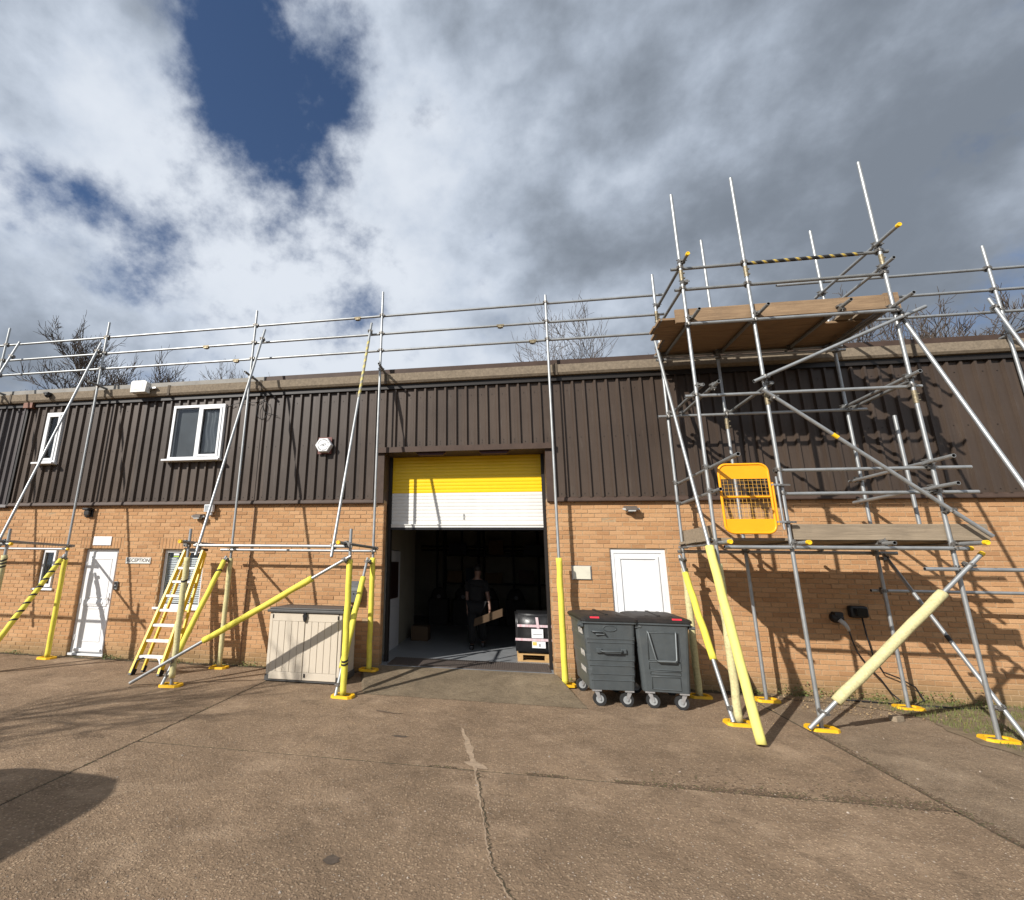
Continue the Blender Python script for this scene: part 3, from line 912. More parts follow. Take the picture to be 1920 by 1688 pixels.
# white side door just inside the doorway
sd = MB(); sd.box(-2.56, -2.50, 1.1, 2.3, FZ, 2.16)
sdo = ob('side_door', sd, mat('dulled white door', (.55, .55, .56), .4, var=.03), bld)
ob('glazing', box(-2.5, -2.494, 1.28, 2.12, 1.15, 1.92), mat('smoked panel', (.03, .014, .012), .3), sdo)
ob('kick_panel', box(-2.5, -2.492, 1.22, 2.18, .3, .98), MATS['dulled white door'], sdo)
# shutter
SY = .42
ZB = 2.565
sr = MB(); sr.box(-2.29, .66, SY - .03, SY + .03, ZB, ZB + .06); sr.box(-2.29, .66, SY - .045, SY - .03, ZB + .045, ZB + .06)
shut = ob('roller_shutter', sr, WHT, bld)
ob('bottom_seal', box(-2.29, .66, SY - .02, SY + .02, ZB - .045, ZB), BLACKP, shut)
ob('shutter_guide', MB().box(-2.332, -2.27, SY - .06, SY + .08, FZ, 3.96), DARKTRIM, shut)
ob('shutter_guide', MB().box(.64, .692, SY - .06, SY + .08, FZ, 3.96), DARKTRIM, shut)
z = ZB + .06
while z < 4.05:
    h = .068
    mb = MB(); pr = []
    for k in range(7):
        s = k / 6
        pr.append((SY - .004 - .0035 * math.sin(math.pi * s) ** .4, z + .003 + (h - .004) * s))
    A = [(-2.29, y, zz_) for y, zz_ in pr]; B = [(.66, y, zz_) for y, zz_ in pr]
    mb.add(A + B, [(k, k + 1, 8 + k, 7 + k) for k in range(6)], True)
    mb.box(-2.29, .66, SY, SY + .004, z, z + h)
    ob('lath', mb, YEL if z > 3.23 else WHT, shut)
    z += h
bt = MB()
for k in range(9):
    bt.box(-.86, -.825, SY - .018, SY - .015, 2.72 + k * .012, 2.727 + k * .012)
ob('maker_plate', bt, mat('plate print', (.35, .35, .35), .5), shut)
# entrance mat and threshold
mtb = MB(); mtb.box(-2.2, .64, .10, .78, FZ + .004, FZ + .014)
for i in range(70): mtb.box(-2.19 + i * .0405, -2.165 + i * .0405, .105, .775, FZ + .014, FZ + .02)
tag(ob('door_mat', mtb, mat('brown ribbed mat', (.085, .066, .055), .95, var=.25, scale=20), label='wide brown ribbed rubber mat across the open doorway', cat='mat'))

# windows -----------------------------------------------------------
def window(x0, x1, z0, z1, y, name='window', splits=(), sash=(), fw=.055, sill=True, depth=.07, back=.7, cover=None):
    """white frame in the plane y..y+depth; splits = x of mullions"""
    f = MB()
    f.box(x0, x1, y, y + depth, z0, z0 + fw); f.box(x0, x1, y, y + depth, z1 - fw, z1)
    f.box(x0, x0 + fw, y + .002, y + depth - .002, z0 + fw, z1 - fw); f.box(x1 - fw, x1, y + .002, y + depth - .002, z0 + fw, z1 - fw)
    for s in splits: f.box(s - .03, s + .03, y + .002, y + depth - .002, z0 + fw, z1 - fw)
    o = ob(name, f, UPVC, bld)
    xs = [x0 + fw] + [w for s in splits for w in (s - .03, s + .03)] + [x1 - fw]
    for a, b in zip(xs[::2], xs[1::2]):
        za, zb = z0 + fw, z1 - fw
        if any(a < s < b for s in sash):
            g_ = MB(); w = .045
            g_.box(a, b, y - .014, y + .03, za, za + w); g_.box(a, b, y - .014, y + .03, zb - w, zb); g_.box(a, a + w, y - .012, y + .028, za + w, zb - w); g_.box(b - w, b, y - .012, y + .028, za + w, zb - w)
            ob('sash', g_, UPVC, o)
            a, b, za, zb = a + w, b - w, za + w, zb - w
        ob('pane', box(a, b, y + .03, y + .034, za, zb), GLASS, o)
        gk = MB()
        for (p, q, r, s2) in ((a, b, za, za + .008), (a, b, zb - .008, zb), (a, a + .008, za + .008, zb - .008), (b - .008, b, za + .008, zb - .008)): gk.box(p, q, y + .022, y + .0295, r, s2)
        ob('gasket', gk, BLACKP, o)
    if sill:
        s = MB(); s.box(x0 - .05, x1 + .05, y - .11, y + .05, z0 - .045, z0 - .004, bev=.006)
        ob('sill', s, UPVC, o)
    r = MB(); r.box(x0, x1, y + back, y + back + .02, z0 - .2, z1 + .2); r.box(x0 - .25, x0 - .23, y + depth, y + back, z0 - .2, z1 + .2); r.box(x1 + .23, x1 + .25, y + depth, y + back, z0 - .2, z1 + .2); r.box(x0 - .23, x1 + .23, y + depth, y + back, z1 + .18, z1 + .2); r.box(x0 - .23, x1 + .23, y + depth, y + back, z0 - .2, z0 - .18)
    ob('room_lining', r, ROOMK, o)
    return o
# cut the backing behind the upper windows by pulling them in front of it
w1 = window(-7.04, -5.83, 3.93, 5.12, -.105, splits=(-6.40,), sash=(-6.1,), depth=.095, back=.098)
cm = MB()
for i in range(16):
    a = -6.36 + i * .03
w2 = window(-10.25, -9.82, 3.94, 5.10, -.105, sash=(-10.0,), depth=.095, back=.098)
for wdw in (w1, w2):
    for c in wdw.children:
        if c.name.startswith('room_lining'): c.data.materials[0] = mat('dark room seen through glass', (.03, .033, .036), .6, var=.5, scale=2.2)
# plastic sheet hanging behind the right pane
ps = MB(); n = 14
vs = []
for j in range(n + 1):
    for i in range(n + 1):
        s, t_ = i / n, j / n
        vs.append((-6.30 + .36 * s + .02 * math.sin(t_ * 9), -.04 + .012 * math.sin(s * 14 + t_ * 3), 4.08 + .9 * t_))
ps.add(vs, [(j * (n + 1) + i, j * (n + 1) + i + 1, (j + 1) * (n + 1) + i + 1, (j + 1) * (n + 1) + i) for j in range(n) for i in range(n)], True)
ob('hanging_sheet', ps, mat('crumpled clear sheet', (.075, .08, .085), .3, scale=5, bump=.8, bscale=6), w1)
w3 = window(-6.90, -5.98, .985, 2.09, .075, splits=(-6.42,), sash=())
bl = MB()
for i in range(26): 
    zz_ = 1.06 + i * .034
    bl.add([(-6.84, .135, zz_), (-6.06, .135, zz_), (-6.06, .155, zz_ + .024), (-6.84, .155, zz_ + .024)], [(0, 1, 2, 3)])
ob('venetian_blind', bl, BLIND, w3)
stk = MB(); stk.box(-6.72, -6.6, .097, .1, 1.98, 2.03)
ob('sticker', stk, PAPER, w3)
stk = MB(); stk.box(-6.72, -6.6, .096, .1, 1.945, 1.97)
ob('sticker', stk, mat('green sticker', (.35, .5, .06), .5), w3)
# little window with its casement standing open
w4 = window(-9.80, -9.38, 1.285, 2.09, .075, fw=.05)
oc = MB(); ang = rad(-12); hx, hy = -9.795, .06
dx, dy = math.cos(ang), math.sin(ang)
def ocp(s, z, t=0.): return (hx + dx * s + -dy * t * 1, hy + dy * s + dx * t, z)
def obar(mb, s0, s1, z0, z1, t0=0., t1=.04):
    P = [ocp(s, z, t) for s in (s0, s1) for t in (t0, t1) for z in (z0, z1)]
    mb.add(P, [(0, 1, 3, 2), (4, 6, 7, 5), (0, 4, 5, 1), (2, 3, 7, 6), (0, 2, 6, 4), (1, 5, 7, 3)])
for s0, s1, z0, z1 in ((0, .40, 1.31, 1.37), (0, .40, 2.01, 2.07), (0, .055, 1.37, 2.01), (.345, .40, 1.37, 2.01)): obar(oc, s0, s1, z0, z1)
case = ob('casement', oc, UPVC, w4)
op = MB(); obar(op, .055, .345, 1.37, 2.01, .018, .022)
ob('casement_pane', op, GLASS, w4)
# reception door
dm = MB(); X0, X1 = -8.75, -7.93; y = .085
dm.box(X0, X1, y, y + .07, 2.03, 2.09); dm.box(X0, X0 + .07, y + .002, y + .07, .05, 2.03); dm.box(X1 - .07, X1, y + .002, y + .07, .05, 2.03); dm.box(X0 - .03, X1 + .03, y - .06, y + .07, .02, .062)
rdoor = ob('reception_door', dm, UPVC, bld)
lf = MB(); lf.box(X0 + .075, X1 - .075, y - .018, y + .04, .07, 2.025, bev=.006)
ob('door_leaf', lf, UPVC, rdoor)
for (za, zb) in ((.28, .92), (1.12, 1.90)):
    r = MB(); a, b, w = X0 + .17, X1 - .17, .018
    r.box(a, b, y - .026, y - .0185, za, za + w); r.box(a, b, y - .026, y - .0185, zb - w, zb); r.box(a, a + w, y - .025, y - .0185, za + w, zb - w); r.box(b - w, b, y - .025, y - .0185, za + w, zb - w)
    ob('panel_moulding', r, UPVC, rdoor)
lt = MB(); lt.box(X0 + .14, X1 - .14, y - .034, y - .0185, .955, 1.075, bev=.006)
ob('mid_rail', lt, UPVC, rdoor)
lt = MB(); lt.box(X0 + .24, X1 - .22, y - .045, y - .0345, .995, 1.04, bev=.004)
ob('letter_flap', lt, UPVC, rdoor)
hd = MB(); hd.box(X1 - .135, X1 - .105, y - .032, y - .0185, 1.0, 1.22, bev=.004); hd.path([(X1 - .12, y - .03, 1.12), (X1 - .12, y - .07, 1.12), (X1 - .14, y - .075, 1.12), (X1 - .25, y - .07, 1.12)], .009, 8)
ob('handle', hd, UPVC, rdoor)
wb2 = MB(); wb2.box(X0 + .1, X1 - .1, y - .05, y - .0185, .09, .15, bev=.01)
ob('weather_bar', wb2, UPVC, rdoor)
for zc in (.35, 1.05, 1.78):
    ob('hinge', MB().tube((X0 + .07, y - .022, zc - .05), (X0 + .07, y - .022, zc + .05), .011, 8), UPVC, rdoor)
# plain white panelled door behind the bins
dm = MB(); X0, X1 = 1.705, 2.595; y = .03
dm.box(X0, X1, y, y + .07, 2.10, 2.17); dm.box(X0, X0 + .065, y + .002, y + .07, .03, 2.10); dm.box(X1 - .065, X1, y + .002, y + .07, .03, 2.10)
pdoor = ob('side_entrance_door', dm, UPVC, bld)
ob('door_leaf', MB().box(X0 + .067, X1 - .067, y + .012, y + .05, .05, 2.098), UPVC, pdoor)
r = MB(); a, b, w = X0 + .115, X1 - .115, .05
for (p, q, s, t_) in ((a, b, .3, .35), (a, b, 2.0, 2.05), (a, a + w, .35, 2.0), (b - w, b, .35, 2.0)): r.box(p, q, y - .006, y + .0115, s, t_, bev=.005)
ob('panel_moulding', r, UPVC, pdoor)

# ------------------------------------------------------------------ scaffold kit
TR = .0242
class Scaf:
    def __init__(s, root): s.root = root
    def tube(s, name, a, b, m=None, caps=()):
        mb = MB().tube(a, b, TR, 14, hollow=.0195)
        o = ob(name, mb, [m or STEEL, TUBEIN], s.root)
        d = (Vector(b) - Vector(a)).normalized()
        for e in caps:
            p, q = (Vector(a), -d) if e == 0 else (Vector(b), d)
            c = MB(); c.tube(p - q * .035, p + q * .006, .0285, 14, caps=False)
            n = 14; pv = q.orthogonal().normalized(); qv = q.cross(pv)
            R1 = [p + q * .006 + (pv * math.cos(6.2832 * i / n) + qv * math.sin(6.2832 * i / n)) * .0285 for i in range(n)]
            R2 = [p + q * .006 + (pv * math.cos(6.2832 * i / n) + qv * math.sin(6.2832 * i / n)) * .017 for i in range(n)]
            R3 = [x - q * .004 for x in R2]
            c.add(R1 + R2, [(i, (i + 1) % n, n + (i + 1) % n, n + i) for i in range(n)]); c.add(R2 + R3, [(i, (i + 1) % n, n + (i + 1) % n, n + i) for i in range(n)] + [tuple(range(n, 2 * n))])
            ob('end_cap', c, CAPY, o)
        return o
    def sleeve(s, o, a, b, m, r=.046, lump=.004, tape=(), taper=None):
        a, b = Vector(a), Vector(b)
        n = max(6, int((b - a).length / .07)); rr = random.Random(int(a.x * 91 + b.z * 57 + a.y * 13))
        d = (b - a).normalized(); pv = d.orthogonal().normalized(); qv = d.cross(pv)
        pts = []; rs = []
        ph = rr.random() * 40
        for i in range(n + 1):
            t = i / n
            w = lump * 2.2
            pts.append(a.lerp(b, t) + pv * noise.noise(Vector((ph, t * n * .25, 0))) * w + qv * noise.noise(Vector((ph + 9, t * n * .25, 0))) * w)
            q = r + noise.noise(Vector((ph + 20, t * n * .35, 3))) * lump
            if taper and t > taper: q *= 1
            rs.append(q)
        mb = MB().path(pts, rs, 12)
        ob('foam_sleeve', mb, m, o)
        for t in tape:
            p = a.lerp(b, t)
            k = MB()
            # tape wound at a slant
            ns = 16; w = .014
            tilt = rr.uniform(.5, 1.)
            up = []
            lo = []
            for i in range(ns + 1):
                an = 6.2832 * i / ns
                rad_ = pv * math.cos(an) + qv * math.sin(an)
                c = p + d * (math.sin(an + 1) * r * .55 * tilt)
                up.append(c + rad_ * (r + .0045) + d * w); lo.append(c + rad_ * (r + .0045) - d * w)
            k.add(up + lo, [(i, i + 1, ns + 2 + i, ns + 1 + i) for i in range(ns)], True)
            ob('tape_band', k, TAPEK, o)
    def coupler(s, p, d1, d2, gap=None):
        """clamp between a tube along d1 and one along d2 crossing near p"""
        p = Vector(p); d1 = Vector(d1).normalized(); d2 = Vector(d2).normalized()
        nn = d1.cross(d2)
        nn = nn.normalized() if nn.length > .05 else d1.orthogonal().normalized()
        mb = MB()
        for c, d in ((p - nn * TR * 1.03, d1), (p + nn * TR * 1.03, d2)):
            mb.tube(c - d * .024, c + d * .024, .031, 10)
            sd_ = d.cross(nn).normalized()
            mb.obox(c + sd_ * .037, sd_ * .012, nn * .02, d * .022)
            mb.obox(c - sd_ * .036, sd_ * .009, nn * .012, d * .02)
            mb.tube(c + sd_ * .035 - nn * .045, c + sd_ * .035 + nn * .045, .0075, 6)
        return ob('coupler', mb, COUP, s.root)
    def pad(s, x, y, z=0., rz=0., m=None):
        mb = MB(); hx, hy, c = .16, .115, .045
        oc_ = [(-hx + c, -hy), (hx - c, -hy), (hx, -hy + c), (hx, hy - c), (hx - c, hy), (-hx + c, hy), (-hx, hy - c), (-hx, -hy + c)]
        ic = [(a * .70, b * .62) for a, b in oc_]
        ca, sa = math.cos(rz), math.sin(rz)
        def W_(pt, zz_): return (x + pt[0] * ca - pt[1] * sa, y + pt[0] * sa + pt[1] * ca, z + zz_)
        O0 = [W_(q, .0) for q in oc_]; O1 = [W_((q[0] * .97, q[1] * .96), .034) for q in oc_]; I1 = [W_(q, .034) for q in ic]; I0 = [W_(q, .012) for q in ic]
        for A, B in ((O0, O1), (O1, I1), (I1, I0)): mb.add(A + B, [(i, (i + 1) % 8, 8 + (i + 1) % 8, 8 + i) for i in range(8)])
        mb.cur = 1
        mb.add(I0, [tuple(range(8))])
        mb.cur = 2
        mb.box(x - .072, x + .072, y - .07, y + .07, z + .0125, z + .02)
        return ob('sole_pad', mb, [m or PADY, WOODG, COUP], s.root)
    def std(s, x, y, z0, z1, m=None, pad=True, padrot=0.):
        o = s.tube('standard', (x, y, z0 + (.02 if pad else 0)), (x, y, z1), m)
        if pad: s.pad(x, y, z0, padrot)
        return o
XD, YD, ZD = (1, 0, 0), (0, 1, 0), (0, 0, 1)

# ------------------------------------------------------------------ roof edge scaffold along the building
er = thing('edge_protection_scaffold', (-2.4, -.9, 0), 'long galvanised tube roof edge scaffold with three guard rails and yellow padded legs', 'scaffold')
E_ = Scaf(er)
YB_, YF_ = -.30, -1.65
rails = {}
for z, xe in ((6.80, 2.96), (6.40, 2.98), (6.03, 2.70)):
    cuts = {6.80: (-8.9, -2.95), 6.40: (-6.35, -.05), 6.03: (-5.6, .55)}[z]
    xs = [-13.2, *cuts, xe]
    for a, b in zip(xs, xs[1:]): E_.tube('guard_rail', (a + .004, YB_ + .05, z), (b - .004, YB_ + .05, z))
    for c in cuts:
        k = MB(); k.tube((c - .07, YB_ + .05, z), (c + .07, YB_ + .05, z), .0285, 10); k.box(c - .05, c + .05, YB_ + .02, YB_ + .08, z - .045, z - .02); k.box(c - .02, c + .02, YB_ + .015, YB_ + .085, z - .05, z - .015)
        ob('joint_coupler', k, mat('rusty coupler', (.24, .20, .13), .55, metal=.6, var=.4, scale=40), er)
for z, xs in ((6.80, (4.84, 11)), (6.41, (5.5, 11)), (6.01, (5.55, 11))):
    E_.tube('guard_rail', (xs[0], YB_ + .05, z), (xs[1], YB_ + .05, z))
STD = [(.82, .02, 6.95), (-2.42, rampz(-2.42, -.3), 7.32), (-5.21, 0, 7.13), (-8.86, 0, 7.15), (-11.60, 0, 7.22), (8.0, 0, 7.21)]
so_ = {}
for x, z0, z1 in STD:
    so_[x] = E_.std(x, YB_, z0, z1, padrot=random.uniform(-.15, .15))
    for z in (6.80, 6.40, 6.03): E_.coupler((x, YB_ + .025, z), ZD, XD)
    if x != .82:
        E_.tube('wall_tie', (x + .055, YB_ - .3, 5.60), (x + .055, -.10, 5.60), STEEL_D)
        E_.coupler((x + .028, YB_, 5.60), ZD, YD)
def on(o, x, y, z0, z1, m, **k): E_.sleeve(o, (x, y, z0), (x, y, z1), m, **k)
on(so_[.82], .82, YB_, .04, 2.0, FOAM, r=.05)
on(so_[-2.42], -2.42, YB_, .1, 1.97, FOAM)
on(so_[-5.21], -5.21, YB_, .03, 1.93, FOAMP)
on(so_[-8.86], -8.86, YB_, .03, 1.90, FOAM)
# short front legs, ledgers and transoms of the three bays
FR = [(-2.40, 0, FOAM, (.22, .245)), (-5.15, 0, FOAMP, (.8,)), (-8.70, 0, FOAMP, (.93, .96, .9))]
fo_ = {}
for x, z0, fm, tp in FR:
    fo_[x] = E_.std(x, YF_, z0, 2.38, padrot=random.uniform(-.2, .2))
    on(fo_[x], x, YF_, .12 if x == -5.15 else .03, 1.92, fm, tape=tp)
E_.tube('ledger', (-5.02, YF_ - .05, 2.11), (-2.46, YF_ - .05, 2.11))
E_.tube('ledger', (-5.40, YB_ - .05, 2.085), (-2.36, YB_ - .05, 2.085))
E_.tube('ledger', (-12.5, YB_ - .05, 2.07), (-8.78, YB_ - .05, 2.07), caps=(1,))
E_.tube('ledger', (-12.5, YF_ - .05, 2.11), (-8.55, YF_ - .05, 2.11), STEEL_D, caps=(1,))
for x, xf, in ((-2.42, -2.50), (-5.21, -5.12), (-8.86, -8.72)):
    E_.tube('transom', (xf, -1.93, 2.16), (x + .05, -.20, 2.14), STEEL_D, caps=(0,))
for x in (-2.42, -5.21, -8.86):
    E_.coupler((x, YB_ - .025, 2.085), ZD, XD); E_.coupler((x + .03, YB_, 2.13), ZD, YD)
for x in (-2.40, -5.15, -8.70):
    E_.coupler((x, YF_ - .025, 2.11), ZD, XD); E_.coupler((x - .04, YF_, 2.15), ZD, YD)
# leaning rakers from the front ledgers up to the guard rails
for x0, x1, ztop in ((-2.66, -2.63, 6.62), (-4.94, -4.97, 6.66), (-8.84, -8.96, 6.64), (-11.15, -11.2, 6.82)):
    a, b = Vector((x0, YF_ - .10, 1.95)), Vector((x1, YB_ - .02, ztop))
    o = E_.tube('raker', a, b)
    d = b - a
    E_.coupler(a + d * .035 + Vector((0, .03, 0)), d, XD); E_.coupler(a + d * ((6.41 - 1.95) / (ztop - 1.95)) + Vector((0, .03, 0)), d, XD)
    if x0 == -2.66:
        # wound hazard tape
        hx_ = MB(); L0, L1 = .62, .90
        dn = d.normalized(); pv = dn.orthogonal().normalized(); qv = dn.cross(pv)
        for kk, (st, mi_) in enumerate(((0, 0), (.5, 1))):
            up = []; lo = []
            turns = 9; n = 140
            for i in range(n + 1):
                t = i / n; an = 6.2832 * (t * turns + st)
                c = a + d * (L0 + (L1 - L0) * t); rr = pv * math.cos(an) + qv * math.sin(an)
                hw = (L1 - L0) * d.length / turns * .26
                up.append(c + rr * (TR + .003) + dn * hw); lo.append(c + rr * (TR + .003) - dn * hw)
            hx_.cur = kk
            hx_.add(up + lo, [(i, i + 1, n + 2 + i, n + 1 + i) for i in range(n)], True)
        ob('hazard_tape', hx_, [mat('yellow tape', (.50, .42, .14), .5), mat('faded tape', (.30, .28, .22), .6)], o)
a, b = Vector((7.70, -1.70, 1.9)), Vector((7.86, -.32, 6.22))
E_.tube('raker', a, b); E_.coupler(Vector((7.855, -.37, 6.03)), b - a, XD)
# cross braces between back and front legs
for x0, x1, s0, s1, fm, st in ((-2.50, -2.49, .06, .83, FOAM, ()), (-5.27, -5.26, .04, .80, FOAM, (.13,)), (-8.83, -8.76, .05, .97, FOAM, ())):
    a, b = Vector((x0, YB_ - .06, 1.96)), Vector((x1, YF_ - .07, .02))
    o = E_.tube('brace', a, b); d = b - a
    s0 = {-2.50: .17}.get(x0, s0)
    E_.sleeve(o, a + d * s0, a + d * s1, fm, r=.047, tape=st)
    E_.coupler(a + d * .03 + Vector((.03, 0, 0)), d, ZD)
    E_.coupler(a + d * .93 + Vector((.03, 0, 0)), d, ZD)
    if x0 == -8.83:
        hx_ = MB(); L0, L1 = .05, .62; dn = d.normalized(); pv = dn.orthogonal().normalized(); qv = dn.cross(pv)
        up = []; lo = []; turns = 8; n = 150
        for i in range(n + 1):
            t = i / n; an = 6.2832 * t * turns
            c = a + d * (L0 + (L1 - L0) * t); rr = pv * math.cos(an) + qv * math.sin(an)
            up.append(c + rr * .0525 + dn * .017); lo.append(c + rr * .0525 - dn * .017)
        hx_.add(up + lo, [(i, i + 1, n + 2 + i, n + 1 + i) for i in range(n)], True)
        ob('hazard_tape', hx_, TAPEK, o)
a, b = Vector((-5.78, YF_ - .10, .03)), Vector((-2.36, YF_ - .06, 1.97))
o = E_.tube('brace', a, b); d = b - a
E_.sleeve(o, a + d * .335, a + d * .825, FOAM, r=.046)
E_.coupler(a + d * .18 + Vector((0, .04, 0)), d, ZD); E_.coupler(a + d * .97 + Vector((0, .02, 0)), d, ZD)

# ------------------------------------------------------------------ scaffold tower on the right
tr_ = thing('scaffold_tower', (4.05, -1.1, 0), 'tall galvanised scaffold tower with two boarded lifts in front of the right wall', 'scaffold')
T_ = Scaf(tr_)
xA, xB, xC, yF, yB = 2.72, 3.62, 5.40, -1.75, -.47
tops = {('A', 'f'): 7.69, ('B', 'f'): 7.88, ('C', 'f'): 7.90, ('A', 'b'): 7.09, ('B', 'b'): 7.71, ('C', 'b'): 7.69}
st_ = {}
for n_, x in (('A', xA), ('B', xB), ('C', xC)):
    for r_, y in (('f', yF), ('b', yB)):
        st_[n_ + r_] = T_.std(x, y, 0, tops[(n_, r_)], padrot=random.uniform(-.12, .12))
T_.sleeve(st_['Af'], (xA, yF, .03), (xA, yF, 1.92), FOAMP, r=.047)
T_.sleeve(st_['Ab'], (xA, yB, .03), (xA, yB, 1.86), FOAMP, r=.048)
T_.std(5.58, -1.1, 2.2, 4.06, pad=False)
CPL = T_.coupler
def ledger(name, x0, x1, y, z, m=None, at=(xA, xB, xC), caps=(), sy=None):
    o = T_.tube(name, (x0, y, z), (x1, y, z), m, caps)
    ys = yF if abs(y - yF) < .3 else yB
    for x in at:
        if x0 < x < x1: CPL((x, (ys + y) / 2, z), ZD, XD)
    return o
tp = ledger('guard_rail', 2.60, 5.54, yF + .05, 6.37, STEEL_D)
hz = MB()
for kk, st in ((0, 0), (1, .5)):
    up = []; lo = []; turns = 10; n = 160
    for i in range(n + 1):
        t = i / n; an = 6.2832 * (t * turns + st); x = 3.68 + 1.5 * t
        up.append((x + .02 + .02 * kk, yF + .05 + math.cos(an) * (TR + .003), 6.37 + math.sin(an) * (TR + .003))); lo.append((x - .02 - .02 * kk, yF + .05 + math.cos(an) * (TR + .003), 6.37 + math.sin(an) * (TR + .003)))
    hz.cur = kk
    hz.add(up + lo, [(i, i + 1, n + 2 + i, n + 1 + i) for i in range(n)], True)
ob('hazard_tape', hz, [mat('amber tape', (.45, .32, .06), .5), TAPEK], tp)
ledger('guard_rail', 2.62, 5.46, yF + .05, 6.01, STEEL_D)
ledger('ledger', 2.70, 5.45, yF - .05, 5.38)
ledger('ledger', 2.62, 5.55, yB + .05, 5.49); ledger('ledger', 2.62, 5.52, yB - .05, 5.38)
ledger('ledger', 2.58, 5.54, yF + .05, 4.285); ledger('ledger', 2.55, 5.64, yB - .05, 4.35)
ledger('guard_rail', 3.58, 5.86, yF + .05, 3.165); ledger('guard_rail', 3.60, 5.87, yF + .05, 2.845)
ledger('ledger', 2.80, 5.56, yF - .05, 2.135, caps=(1,)); ledger('ledger', 2.66, 5.70, yB + .05, 2.12)
ledger('ledger', 5.02, 8.6, yF - .05, 1.885); ledger('ledger', 5.26, 9.6, yB + .05, 1.575)
def transom(x, y0, y1, z, m=None, caps=(), x1=None):
    x1 = x if x1 is None else x1
    o = T_.tube('transom', (x1, y1, z), (x, y0, z), m, caps)
    for y in (yF, yB):
        if min(y0, y1) < y < max(y0, y1):
            xs = min((xA, xB, xC), key=lambda q: abs(q - x)) if abs(min((xA, xB, xC), key=lambda q: abs(q - x)) - x) < .12 else x
            CPL(((xs + x) / 2, y, z), ZD if xs != x else XD, YD)
    return o
transom(5.36, -2.2, -.34, 6.45, STEEL, caps=(1,)); transom(5.36, -2.0, -.36, 6.08, STEEL)
transom(2.77, -1.96, -.36, 6.46, STEEL_D, caps=(1,)); transom(2.77, -1.80, -.36, 6.10, STEEL_D)
transom(2.80, -2.02, -.34, 5.50, STEEL_D); transom(3.70, -2.02, -.34, 5.50, STEEL_D); transom(4.75, -1.98, -.34, 5.50, STEEL_D); transom(5.36, -2.16, -.34, 5.44, STEEL); transom(5.28, -1.7, -.34, 5.44, STEEL_D)
transom(5.35, -1.98, -.34, 4.40); transom(5.50, -1.6, -.34, 4.40, STEEL_D); transom(2.95, -1.95, -.34, 4.40, STEEL_D); transom(3.69, -1.80, -.34, 4.40, STEEL_D); transom(2.80, -1.80, -.34, 4.42, STEEL_D)
transom(5.32, -2.18, -.34, 3.22); transom(5.32, -2.15, -.34, 2.89); transom(2.77, -2.6, -.36, 3.21, STEEL_D); transom(2.78, -1.97, -.36, 2.88, STEEL_D)
transom(2.77, -2.07, -.34, 2.19, STEEL, caps=(1,), x1=2.72); transom(3.70, -2.0, -.34, 2.19, STEEL, caps=(1,)); transom(5.47, -2.13, -.34, 2.19, STEEL, caps=(1,)); transom(4.66, -1.95, -.34, 2.19, STEEL_D)
def brace(a, b, caps=(), m=None):
    o = T_.tube('brace', a, b, m, caps)
    return o, Vector(a), Vector(b) - Vector(a)
yP = yF - .10
o, a, d = brace((3.44, yP, 4.41), (5.70, yP, 5.38)); CPL(a + d * .07 + Vector((0, .03, 0)), d, ZD); CPL(a + d * .87 + Vector((0, .03, 0)), d, ZD)
o, a, d = brace((3.53, yP, 4.29), (5.77, yP, 2.28)); CPL(a + d * .06 + Vector((0, .03, 0)), d, ZD); CPL(a + d * .84 + Vector((0, .03, 0)), d, ZD)
k = MB().tube(a + d * .335, a + d * .36, TR + .0025, 12); ob('marker_band', k, CAPY, o)
o, a, d = brace((3.44, yP, .03), (5.62, yP, 2.08), caps=(1,)); T_.sleeve(o, a + d * .15, a + d * .77, FOAMP, r=.056, lump=.003); CPL(a + d * .085 + Vector((0, .03, 0)), d, ZD); CPL(a + d * .93 + Vector((0, .03, 0)), d, ZD)
o, a, d = brace((2.64, -.53, 2.05), (2.64, -1.80, .03)); T_.sleeve(o, a + d * .13, a + d * .68, FOAM, r=.046); CPL(a + d * .03 + Vector((.03, 0, 0)), d, ZD); CPL(a + d * .93 + Vector((.03, 0, 0)), d, ZD)
o, a, d = brace((5.47, -.50, 2.10), (5.49, -2.02, .02)); CPL(a + d * .03 + Vector((-.03, 0, 0)), d, ZD); CPL(a + d * .84 + Vector((-.03, 0, 0)), d, ZD)
k = MB().tube(a + d * .5, a + d * .53, TR + .0022, 12); ob('marker_band', k, TAPEK, o)
a, b = Vector((2.63, -.44, 6.0)), Vector((2.61, -2.54, .02))
o = T_.tube('raker', a, b); d = b - a
T_.sleeve(o, a + d * .645, b, mat('sun bleached foam', (.70, .63, .17), .8, var=.06, scale=10, bump=.15, bscale=30, dirt=.3, dirtcol=(.5, .44, .15)), r=.052, lump=.002)
k = MB(); p = a + d * .645; k.add([p + Vector((-.035, -.03, 0)), p + Vector((.01, -.045, 0)), p + Vector((-.05, .0, .14)), p + Vector((-.03, -.035, -.06)), p + Vector((.05, -.02, -.07))], [(0, 1, 2), (3, 4, 1, 0)])
CPL(a + d * .065 + Vector((.03, 0, 0)), d, XD)
a, b = Vector((5.46, -1.70, 5.45)), Vector((5.80, -3.38, .02))
o = T_.tube('raker', a, b); CPL(a + (b - a) * .02, b - a, XD)
